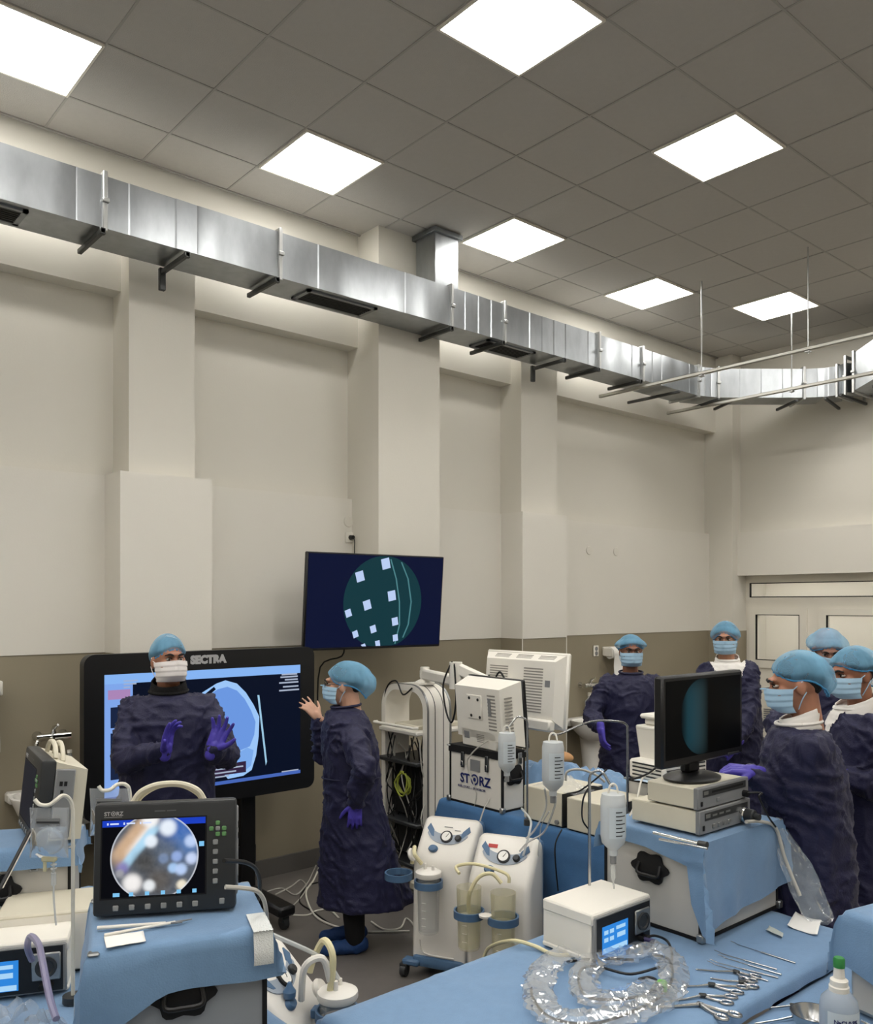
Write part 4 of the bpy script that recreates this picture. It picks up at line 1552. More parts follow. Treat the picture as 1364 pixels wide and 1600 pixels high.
def display_unit(label, loc, rz, on):
    t = thing('display_unit', label, 'monitor', loc, rz, 'compact display units')
    W, H = .372, .30
    tilt = Matrix.Rotation(radians(-6), 4, 'X')
    B = tilt
    # front bezel, body behind
    MB(B).rbox(-W / 2, W / 2, -.03, .02, .004, H, .01, n=2).obj('bezel', 'dark_grey', t)
    bd = MB(B)
    vs = [(-W / 2 + .006, .02, .02), (W / 2 - .006, .02, .02), (W / 2 - .006, .02, H - .006), (-W / 2 + .006, .02, H - .006), (-W / 2 + .03, .13, .02), (W / 2 - .03, .13, .02), (W / 2 - .03, .13, H - .035), (-W / 2 + .03, .13, H - .035)]
    bd.add(vs, [(0, 1, 2, 3), (4, 7, 6, 5), (0, 4, 5, 1), (1, 5, 6, 2), (2, 6, 7, 3), (3, 7, 4, 0)])
    bo = bd.obj('body', 'beige_plastic', t)
    MB(B).rbox(-W / 2 - .002, -W / 2 + .012, .02, .085, .03, H - .03, .004).obj('side_panel', 'grey_plastic', bo)
    MB(B).rbox(W / 2 - .012, W / 2 + .002, .02, .085, .03, H - .03, .004).obj('side_panel', 'grey_plastic', bo)
    # sockets on both sides
    for sg in (-1, 1):
        for y, z in ((.04, .22), (.055, .22), (.045, .19), (.045, .07)):
            MB(B).box(sg * W / 2 - .004, sg * W / 2 + .004, y - .005, y + .005, z - .008, z + .008).obj('socket', 'matt_black', bo)
    hd = MB(B).tube([(-.095, .03, H - .006), (-.075, .03, H + .022), (-.03, .03, H + .04), (.03, .03, H + .04), (.075, .03, H + .022), (.095, .03, H - .006)], .0085, 8, smooth=5)
    hd.tube([(-.095, .055, H - .016), (-.075, .055, H + .012), (-.03, .055, H + .036), (.03, .055, H + .036), (.075, .055, H + .012), (.095, .055, H - .016)], .0085, 8, smooth=5)
    hd.obj('carry_handle', 'beige_plastic', t)
    F = B @ face_frame((0, -.0302, 0), (1, 0, 0), (0, -1, 0))
    sx0, sx1, sz0, sz1 = -W / 2 + .022, W / 2 - .082, .052, H - .045
    MB(F).box(sx0 - .004, sx1 + .004, sz0 - .004, sz1 + .004, 0, .0006).obj('screen_rim', 'matt_black', t)
    scr = MB(F).box(sx0, sx1, sz0, sz1, .0006, .0012).obj('screen', emat('unit_black', '05060E', .8) if on else emat('unit_off', '10182A', .7), t)
    if on:
        MB(F).box(sx0, sx1, sz1 - .017, sz1, .0012, .0016).obj('title_bar', emat('unit_blue', '1B3FC0', 1.0), scr)
        for k in range(3):
            x = sx0 + .016 + k * .042
            MB(F).box(x - .004, x, sz1 - .012, sz1 - .006, .0016, .002).box(x + .004, x + .026, sz1 - .011, sz1 - .007, .0016, .002).obj('menu_item', emat('unit_text', 'D6E2FF', 1.0), scr)
        cx, cz, R = (sx0 + sx1) / 2 + .002, sz0 + .103, .1145
        M = F @ Matrix.Translation((cx, cz, .0017))
        me = disc_mesh(M, R, blob_pic, 46, 110, clip=.101)
        mobj('scope_picture', me, MATS.get('scope_pic') or vcmat('scope_pic', 1.0), scr, 180)
        for k in range(6):
            x = sx0 + .03 + k * .041
            if k < 6:
                MB(F).box(x, x + (.017 if k == 0 else .011), sz0 + .003, sz0 + .013, .0022, .0026).obj('soft_key', emat('unit_key', '7FC4F0', 1.0), scr)
        MB(F).box(sx1 - .016, sx1 - .003, sz0 + .125, sz0 + .138, .0022, .0026).obj('soft_key', emat('unit_key', '7FC4F0', 1.0), scr)
    else:
        pass
    keym = mat('key_grey', '8A8C8C', .5, var=.03)
    for k in range(6):
        x = sx0 + .03 + k * .041
        MB(F).rbox(x, x + .015, .018, .033, 0, .004, .002).obj('button', keym, t)
    for k in range(5):
        z = .075 + k * .026
        MB(F).rbox(sx1 + .02, sx1 + .034, z, z + .014, 0, .004, .002).obj('button', keym, t)
    MB(F).rbox(sx1 + .038, sx1 + .052, .02, .036, 0, .004, .002).obj('button', keym, t)
    gm = mat('key_green', '5F8F5A', .5, var=.03)
    for dx, dz in ((0, 0), (-.017, 0), (.017, 0), (0, .015), (0, -.015), (.017, -.015)):
        x, z = sx1 + .033 + dx, .222 + dz
        MB(F).rbox(x - .006, x + .006, z - .006, z + .006, 0, .004, .002).obj('arrow_button', gm if dx or dz else keym, t)
    silver = mat('logo_silver', 'B9B9BA', .4, .2, var=0)
    logo(t, F @ Matrix.Translation((sx0 + .004, H - .032, .0004)), .0145, silver)
    MB(F).box(sx0 + .004, sx0 + .05, H - .0365, H - .0355, 0, .0008).obj('logo_rule', silver, t)
    MB(F).box(-.03, -.002, H - .026, H - .023, 0, .0006).box(.002, .026, H - .026, H - .023, 0, .0006).obj('faint_print', mat('text_grey', '5A5C5E', .5, var=0), t)
    return t


display_unit('nearest compact display unit showing a bright round endoscope picture', (.972, 2.26, 1.160), radians(-30), True)
display_unit('compact display unit with a dark screen turned away at the left edge', at(52, 1300, 3.12).xy.to_3d() + Vector((0, 0, 1.160)), atan2(-RGT.y * .85 - FWD.y * .55, -RGT.x * .85 - FWD.x * .55) + pi / 2, False)


# ================================================================== desktop monitor and stacked units
def black_monitor():
    t = thing('black_monitor', 'black desktop monitor with a faint teal round image', 'monitor', (2.89, 1.86, 1.334), 0)
    MB().lathe([(.001, 0), (.12, 0), (.122, .008), (.1, .018), (.05, .026), (.001, .028)], 32, sx=1.05, sy=.8).obj('base', 'black_plastic', t)
    MB().rbox(-.045, .045, -.01, .03, .02, .12, .012).obj('neck', 'black_plastic', t)
    W, z0, z1 = .545, .072, .405
    MB().rbox(-W / 2, W / 2, -.055, -.015, z0, z1, .008).obj('housing', 'black_plastic', t)
    MB().rbox(-W / 2 + .06, W / 2 - .06, -.02, .035, z0 + .04, z1 - .04, .02).obj('back_shell', 'black_plastic', t)
    F = face_frame((0, -.0552, 0), (1, 0, 0), (0, -1, 0))
    a = W / 2 - .02
    s = MB(F).box(-a, a, z0 + .03, z1 - .018, 0, .0008).obj('screen', emat('mon_black', '020304', .6), t)
    M = F @ Matrix.Translation((-.02, (z0 + z1) / 2 + .006, .0012))

    def pic(x, y):
        k = max(0, 1 - ((x + .45) / .75) ** 2) if x > -1 else 0
        v = max(0, min(1, (x + 1) * 3)) * k * max(0, 1 - (y * .9) ** 4)
        return tuple(c * v * .42 for c in ((.02 + .05 * max(0, x + .6), .10 + .03 * max(0, x + .5), .135)))
    mobj('scope_picture', disc_mesh(M, .142, pic, 30, 80), MATS.get('mon_pic') or vcmat('mon_pic', 1.0), s, 180)
    MB(F).rbox(.16, .24, z0 + .006, z0 + .014, 0, .003, .001).obj('button_row', 'dark_grey', t)
    MB().tube([(-.1, .03, .1), (-.16, .08, .03), (-.22, .12, .005)], .004, smooth=4).obj('cable', 'cable_black', t)


black_monitor()


def rack_unit(label, x0, x1, y0, y1, z0, z1, kind):
    cx, cy = (x0 + x1) / 2, (y0 + y1) / 2
    t = thing('rack_unit', label, 'device', (cx, cy, z0), 0, 'stacked endoscopy units')
    a, b, h = (x1 - x0) / 2, (y1 - y0) / 2, z1 - z0
    MB().rbox(-a, a, -b + .012, b, .006, h, .004).obj('housing', 'beige_plastic', t)
    MB().rbox(-a - .002, a + .002, -b, -b + .02, .004, h + .002, .003).obj('front_panel', 'grey_plastic', t)
    F = face_frame((0, -b - .0002, 0), (1, 0, 0), (0, -1, 0))
    MB(F).box(-a + .03, a - .02, h * .58, h * .9, 0, .001).obj('dark_band', 'dark_grey', t)
    for sx in (-1, 1):
        for sy in (-1, 1):
            MB().cyl((sx * (a - .03), sy * (b - .03), 0), (sx * (a - .03), sy * (b - .03), .007), .012).obj('foot', 'matt_black', t)
    MB(F).rbox(-a + .015, -a + .027, h * .2, h * .42, 0, .004, .002).obj('power_switch', 'matt_black', t)
    MB(F).box(-a + .035, -a + .065, h * .68, h * .84, .001, .0016).obj('badge', 'alu_edge', t)
    if kind == 0:
        MB(F).box(-a + .09, a - .04, h * .7, h * .8, .001, .0016).obj('slot', 'matt_black', t)
        MB(F).cyl((a - .035, h * .3, 0), (a - .035, h * .3, .02), .013).obj('connector', 'matt_black', t)
        MB(F).rbox(-a + .12, -a + .14, h * .25, h * .42, 0, .003, .001).obj('button', 'grey_plastic', t)
    else:
        MB(F).lathe([(.03, 0), (.03, .012), (.026, .016)], 24, Matrix.Translation((a - .055, h * .42, 0))).obj('dial_ring', 'chrome', t)
        MB(F).lathe([(.024, .01), (.024, .045), (.02, .05), (.012, .05), (.012, .07), (.001, .07)], 20, Matrix.Translation((a - .055, h * .42, 0))).obj('light_socket', 'dark_grey', t)
        for k in range(4):
            MB(F).rbox(-a + .08 + k * .035, -a + .098 + k * .035, h * .2, h * .38, 0, .003, .001).obj('button', 'alu_edge', t)
        for k in range(3):
            MB(F).box(-a + .08 + k * .045, -a + .11 + k * .045, h * .7, h * .78, .001, .0016).obj('display_line', 'alu_edge', t)


rack_unit('lower of two stacked beige units, with a round light socket', 2.74, 3.085, 1.73, 2.03, 1.162, 1.25, 1)
rack_unit('upper of two stacked beige units under the black monitor', 2.735, 3.08, 1.735, 1.955, 1.2515, 1.332, 0)


def touch_device(label, loc, rz):
    t = thing('touch_device', label, 'device', loc, rz, 'white touch screen devices')
    a, b, h = .163, .114, .17
    MB().rbox(-a + .004, a - .004, -b + .012, b, .012, h - .035, .004).obj('housing', 'white_plastic', t)
    MB().rbox(-a, a, -b + .005, b, h - .04, h, .006).obj('lid', 'white_plastic', t)
    MB().rbox(-a, a, -b + .01, b, .006, .022, .004).obj('base_plate', 'white_plastic', t)
    MB().rbox(-a + .006, a - .006, -b, -b + .016, .01, h - .012, .004).obj('front_frame', 'grey_plastic', t)
    F = face_frame((0, -b - .0002, 0), (1, 0, 0), (0, -1, 0))
    MB(F).box(-a + .018, a - .016, .016, h - .018, 0, .001).obj('front_glass', 'black_plastic', t)
    s = MB(F).box(-a + .045, -a + .185, .028, h - .05, .001, .0016).obj('touch_screen', emat('touch_blue', '2F86DC', 1.0), t)
    pm = emat('touch_pale', 'A8D4F6', 1.0)
    for x, z, w_, h_ in ((.055, .095, .022, .014), (.085, .095, .022, .014), (.12, .1, .05, .012), (.055, .07, .022, .014), (.085, .07, .022, .014), (.125, .072, .045, .016), (.05, .034, .13, .016)):
        MB(F).box(-a + x, -a + x + w_, z - .004, z + h_ - .004, .0016, .002).obj('screen_key', pm, s)
    MB(F).rbox(a - .105, a - .022, .05, h - .035, 0, .008, .004).obj('socket_panel', 'alu_edge', t)
    MB(F).lathe([(.001, .008), (.031, .008), (.031, .014), (.024, .014), (.02, .01), (.001, .01)], 24, Matrix.Translation((a - .063, .092, 0))).obj('round_socket', 'dark_grey', t)
    MB(F).cyl((a - .075, .034, 0), (a - .075, .034, .02), .009).cyl((a - .05, .034, 0), (a - .05, .034, .02), .009).obj('connector', 'matt_black', t)
    return t


touch_device('white touch screen device in the middle of the instrument table', (2.415, 1.936, .798), 0)
touch_device('white touch screen device in the bottom left corner', at(27, 1500, 2.72).xy.to_3d() + Vector((0, 0, .798)), radians(-24))


# ================================================================== beige boxes, cooling tower, white monitor on the case
def beige_box(label, x0, x1, y0, y1, z0, z1):
    t = thing('beige_box', label, 'device', ((x0 + x1) / 2, (y0 + y1) / 2, z0), 0, 'beige units on the equipment table')
    a, b, h = (x1 - x0) / 2, (y1 - y0) / 2, z1 - z0
    MB().rbox(-a, a, -b, b, .008, h, .005).obj('housing', 'beige_plastic', t)
    MB().box(-a + .002, a - .002, -b - .002, -b + .006, .01, h - .006).obj('rear_panel', 'dark_steel', t)
    MB().box(-a + .01, a - .01, -b + .01, b - .01, 0, .009).obj('plinth', 'matt_black', t)
    for k in range(3):
        z = .04 + k * .035
        MB().cyl((-a + .06 + k * .05, -b - .002, z), (-a + .06 + k * .05, -b - .015, z), .009, n=10).obj('rear_socket', 'steel', t)
    MB().cyl((-a - .001, -b + .03, .03), (-a - .012, -b + .03, .03), .012, n=10).obj('earth_post', 'grey_plastic', t)


beige_box('beige unit beside the white logo case on the equipment table', 3.37, 3.70, 2.93, 3.2, .846, 1.03)
beige_box('beige unit nearer the black monitor on the equipment table', 3.37, 3.70, 2.79 - .145, 2.90, .846, 1.015)


def cooling_tower():
    t = thing('cooling_tower', 'white plastic tower with a handle lid behind the black monitor', 'device', (3.88, 2.67, 1.09), radians(-6))
    MB().rbox(-.17, .17, -.15, .09, 0, .10, .012).obj('vented_base', 'white_plastic', t)
    for k in range(4):
        for (x0, x1) in ((-.15, -.02), (.0, .15)):
            MB().box(x0, x1, -.1525, -.149, .02 + k * .02, .028 + k * .02).obj('vent_slot', 'dark_grey', t)
        MB().box(-.1725, -.169, -.13, .06, .02 + k * .02, .028 + k * .02).obj('vent_slot', 'dark_grey', t)
    b = MB()
    vs = [(-.09, -.08, .10), (.09, -.08, .10), (.09, .08, .10), (-.09, .08, .10), (-.105, -.095, .255), (.105, -.095, .255), (.105, .095, .255), (-.105, .095, .255)]
    b.add(vs, [(3, 2, 1, 0), (4, 5, 6, 7), (0, 1, 5, 4), (1, 2, 6, 5), (2, 3, 7, 6), (3, 0, 4, 7)])
    b.obj('bucket', 'white_plastic', t)
    MB().rbox(-.108, .108, -.098, .098, .25, .27, .006).obj('rim', 'white_plastic', t)
    MB().rbox(-.075, .075, -.07, .07, .268, .31, .012).obj('lid', 'white_plastic', t)
    MB().rbox(-.095, .095, -.085, .085, .305, .33, .01).obj('lid_top', 'white_plastic', t)
    MB().tube([(-.09, -.08, .325), (-.07, -.085, .36), (.07, -.085, .36), (.09, -.08, .325)], .011, 8, smooth=4).obj('handle', 'white_plastic', t)


cooling_tower()


def vents(mb_parent, F, x0, x1, z0, z1, n, m='vent_grey'):
    for k in range(n):
        z = z0 + (z1 - z0) * k / n
        MB(F).box(x0, x1, z, z + (z1 - z0) / n * .45, -.001, .0012).obj('vent_slot', m, mb_parent)


def white_monitor():
    t = thing('white_monitor', 'white box monitor seen from behind, standing on the logo case', 'monitor', (3.47, 3.56, 1.18), radians(-6))
    B = Matrix.Rotation(radians(-5), 4, 'Y')
    MB(B).rbox(-.075, .03, -.16, .17, 0, .115, .01).obj('foot_box', 'white_plastic', t)
    b = MB(B)
    vs = [(.05, -.255, .02), (.05, .235, .02), (.05, .235, .39), (.05, -.255, .39), (-.075, -.21, .06), (-.075, .2, .06), (-.075, .2, .355), (-.075, -.21, .355)]
    b.add(vs, [(0, 1, 2, 3), (4, 7, 6, 5), (0, 4, 5, 1), (1, 5, 6, 2), (2, 6, 7, 3), (3, 7, 4, 0)])
    bo = b.obj('back_shell', 'white_plastic', t)
    MB(B).rbox(.05, .08, -.26, .24, .01, .395, .006).obj('front_frame', 'black_plastic', t)
    MB(B).box(.08, .082, -.24, .22, .04, .37).obj('screen', emat('unit_off', '10182A', .7), t)
    F = B @ face_frame((-.0752, 0, 0), (0, -1, 0), (-1, 0, 0))
    for x, z in ((-.06, .29), (.02, .285), (-.05, .19), (.03, .185)):
        MB(F).cyl((x, z, .003), (x, z, .0085), .009).obj('mount_hole', 'matt_black', bo)
    MB(F).rbox(-.09, .05, .17, .31, -.002, .006, .004).obj('mount_plate', 'white_plastic', bo)
    vents(bo, F, .10, .17, .12, .33, 11)
    MB(F).box(.105, .13, .2, .3, .001, .003).obj('socket_block', 'grey_plastic', bo)
    S = B @ face_frame((-.012, -.2335, 0), (1, 0, 0), (-.36, -1, 0))
    vents(bo, S, -.05, .05, .08, .34, 13)
    G = B @ face_frame((-.0752, 0, 0), (0, -1, 0), (-1, 0, 0))
    MB(G).box(-.14, -.09, .05, .09, -.001, .001).obj('rating_label', 'grey_plastic', t)
    vents(t, G, -.02, .05, .04, .09, 5)
    MB(B).tube([(-.08, -.09, .06), (-.11, -.05, .03), (-.13, .02, -.03), (-.13, .06, -.1), (-.12, .0, -.25), (-.14, .05, -.4)], .004, smooth=5).obj('cable', 'cable_grey', t)
    return t


white_monitor()


# ================================================================== arched cart with swing-arm monitor
def arch_cart():
    x0, x1, ya, yb, zt = 3.76, 3.98, 4.47, 4.98, 1.44
    t = thing('equipment_cart', 'white arched equipment cart with cables, beside the person touching the display', 'cart', ((x0 + x1) / 2, (ya + yb) / 2, 0))
    hx, hy = (x1 - x0) / 2, (yb - ya) / 2
    r = .17
    path = [(-hy, .12)]
    for q in range(10):
        a = radians(180 - q * 10)
        path.append((-hy + r + r * cos(a), zt - r + r * sin(a)))
    for q in range(10):
        a = radians(90 - q * 10)
        path.append((hy - r + r * cos(a), zt - r + r * sin(a)))
    path.append((hy, .12))

    def band(xa, xb, th, name, m, off=0):
        vs, fs = [], []
        n = len(path)
        for i, (y, z) in enumerate(path):
            p0, p1 = path[max(0, i - 1)], path[min(n - 1, i + 1)]
            d = Vector((p1[0] - p0[0], p1[1] - p0[1])).normalized()
            nr = Vector((-d.y, d.x))
            for xx in (xa, xb):
                vs.append((xx, y + nr.x * off, z + nr.y * off))
            for xx in (xb, xa):
                vs.append((xx, y + nr.x * (off - th), z + nr.y * (off - th)))
        for i in range(n - 1):
            for k in range(4):
                fs.append((4 * i + k, 4 * i + (k + 1) % 4, 4 * i + 4 + (k + 1) % 4, 4 * i + 4 + k))
        fs += [(0, 1, 2, 3), (4 * n - 4, 4 * n - 1, 4 * n - 2, 4 * n - 3)]
        return MB().add(vs, fs).obj(name, m, t)
    band(-hx, hx, .045, 'arch', 'white_plastic')
    band(-hx, -hx + .016, .004, 'arch_rail', 'alu_edge', .004)
    for xx in (-.04, .035):
        band(xx, xx + .006, .002, 'groove', 'dark_grey', .001)
    band(hx - .016, hx, .004, 'arch_rail', 'alu_edge', .004)
    for z in (1.13, .92, .5, .22):
        MB().rbox(-hx - .06, hx + .25, -hy + .04, hy - .04, z - .03, z, .008).obj('shelf', 'white_plastic' if z > 1 else 'dark_grey', t)
    MB().tube([(-hx - .06, -hy + .03, 1.16), (-hx - .09, -hy + .03, 1.16), (-hx - .09, hy - .03, 1.16), (-hx - .06, hy - .03, 1.16)], .01, 8).obj('shelf_handle', 'white_plastic', t)
    MB().rbox(-.1, .3, -.15, .12, 1.13, 1.16, .006).obj('keyboard_tray', 'beige_plastic', t)
    MB().rbox(-.08, .2, -.18, .18, .52, .88, .01).obj('rear_unit', 'matt_black', t)
    MB().rbox(-.06, .22, -.17, .17, .24, .46, .01).obj('rear_unit', 'dark_grey', t)
    for y in (-hy, hy):
        b = MB().rbox(-hx - .12, hx + .22, y - .05, y + .05, .08, .14, .012).obj('base_beam', 'beige_plastic', t)
        for x in (-hx - .08, hx + .18):
            MB().cyl((x, y - .018, .04), (x, y + .018, .04), .038, n=16).rbox(x - .025, x + .025, y - .024, y + .024, .045, .085, .004).obj('caster', 'dark_grey', b)
    rnd = random.Random(4)
    for k in range(16):
        y0 = rnd.uniform(-hy + .05, hy - .08)
        pts = [(-hx + rnd.uniform(-.06, .05), y0 + rnd.uniform(-.06, .06), 1.06 - q * .16 + rnd.uniform(-.04, .04)) for q in range(6)]
        MB().tube(pts, .0045, 6, smooth=4).obj('cable', ('cable_black', 'cable_black', 'cable_grey')[k % 3], t)
    coil = []
    for q in range(90):
        a = q / 90 * 2 * pi * 6
        coil.append((-hx - .03 + .012 * sin(a * .37), -.03 + (.065 + .014 * sin(q * .9)) * cos(a), .75 + (.075 + .012 * cos(q * .7)) * sin(a)))
    MB().tube(coil, .005, 6).obj('yellow_cable_coil', mat('cable_yellow', 'A5AE45', .5), t)
    # arch top cable
    MB().tube([(-hx - .005, -.1, zt - .02), (-hx - .03, -.03, zt - .07), (-hx - .02, .06, zt + .02), (-hx, .2, zt - .05), (-hx + .02, hy + .01, zt - .3)], .006, 6, smooth=5).obj('cable', 'cable_black', t)
    # ---- swing arm
    Wc = Vector(t.location)
    L = lambda p: Vector(p) - Wc
    MB().lathe([(.07, 0), (.07, .015), (.045, .03), (.03, .035)], 20, Matrix.Translation((0, -.1, zt))).obj('arm_base', 'white_plastic', t)
    p0 = Vector((0, -.1, zt + .07))
    p1 = L(at(712, 1046, 5.5))
    p1.z = p0.z - .0
    d = (p1 - p0)
    M = face_frame(p0, (0, 0, 1), d)
    MB().cyl(p0 - Vector((0, 0, .07)), p0 + Vector((0, 0, .05)), .032, n=18).obj('arm_pivot', 'white_plastic', t)
    MB(M).rbox(-.035, .035, -.028, .028, -.04, d.length, .012).obj('lower_arm', 'white_plastic', t)
    MB().cyl(p1 - Vector((0, 0, .05)), p1 + Vector((0, 0, .12)), .042, n=20).obj('arm_joint', 'white_plastic', t)
    p2 = L(Vector((3.84, 3.80, 1.46)))
    q1 = p1 + Vector((0, 0, .085))
    d2 = p2 - q1
    M = face_frame(q1, d2.cross(Vector((0, 0, 1))).cross(d2), d2)
    MB(M).rbox(-.036, .036, -.028, .028, 0, d2.length, .01).obj('upper_arm', 'white_plastic', t)
    MB().rbox(p2.x - .03, p2.x + .06, p2.y - .05, p2.y + .05, p2.z - .05, p2.z + .05, .01).obj('monitor_bracket', 'white_plastic', t)
    MB().tube([q1 + Vector((-.03, 0, .04)), q1 + Vector((-.06, .05, -.1)), q1 + Vector((-.06, .03, -.26)), q1 + Vector((-.07, -.04, -.34)), q1 + Vector((-.06, -.07, -.2)), q1 + Vector((-.03, -.02, .03))], .006, 6, smooth=6).obj('cable', 'cable_black', t)
    MB().tube([p2 + Vector((-.03, .12, .09)), p2 + Vector((-.06, .05, .06)), p2 + Vector((-.07, -.02, .12)), p2 + Vector((-.06, -.08, .04)), p2 + Vector((-.05, -.16, -.02)), p2 + Vector((-.03, -.2, -.04))], .006, 6, smooth=6).obj('cable', 'cable_black', t)
    # ---- monitor on the arm
    m = thing('arm_monitor', 'large white monitor seen from behind on a swing arm', 'monitor', (3.925, 3.745, 1.475))
    B = Matrix.Rotation(radians(5), 4, 'Y')
    w, h = .345, .225
    b = MB(B)
    vs = [(.03, -w, -h), (.03, w, -h), (.03, w, h), (.03, -w, h), (-.03, -w + .05, -h + .05), (-.03, w - .05, -h + .05), (-.03, w - .05, h - .05), (-.03, -w + .05, h - .05)]
    b.add(vs, [(0, 1, 2, 3), (4, 7, 6, 5), (0, 4, 5, 1), (1, 5, 6, 2), (2, 6, 7, 3), (3, 7, 4, 0)])
    bo = b.obj('back_shell', 'white_plastic', m)
    MB(B).rbox(.02, .055, -w - .006, w + .006, -h - .006, h + .006, .01).obj('front_frame', 'white_plastic', m)
    MB(B).box(.055, .057, -w + .02, w - .02, -h + .02, h - .02).obj('screen', emat('unit_off', '10182A', .7), m)
    F = B @ face_frame((-.0302, 0, 0), (0, -1, 0), (-1, 0, 0))
    vents(bo, F, .04, .2, -.14, .14, 16)
    vents(bo, F, -.26, -.1, .03, .14, 7)
    for x in (-.24, -.05, .14):
        T = B @ face_frame((0, 0, h - .0248), (0, -1, 0), (-.9, 0, 1))
        vents(bo, T, x, x + .13, -.02, .02, 3)
    MB(F).box(.22, .26, .02, .06, -.001, .001).obj('rating_label', 'grey_plastic', m)
    MB(B).rbox(-.06, .0, -.3, .0, -h - .02, -h + .05, .012).obj('cable_cover', 'white_plastic', m)


arch_cart()

# ================================================================== suction pumps
mat('pump_white', 'E0DCD4', .35, var=.03)
mat('pump_blue', '4C6A8A', .4, var=.05)
film('jar_clear', 'DDE0DD', .12, .08, .10)
film('jar_yellow', 'E6DFB4', .20, .1, .10)
film('bag_clear', 'E4E9EE', .20, .12, .22)
film('fluid', 'B5C6D6', .30, .08, .22)
mat('tube_ivory', 'D8CFA6', .4, var=.04)


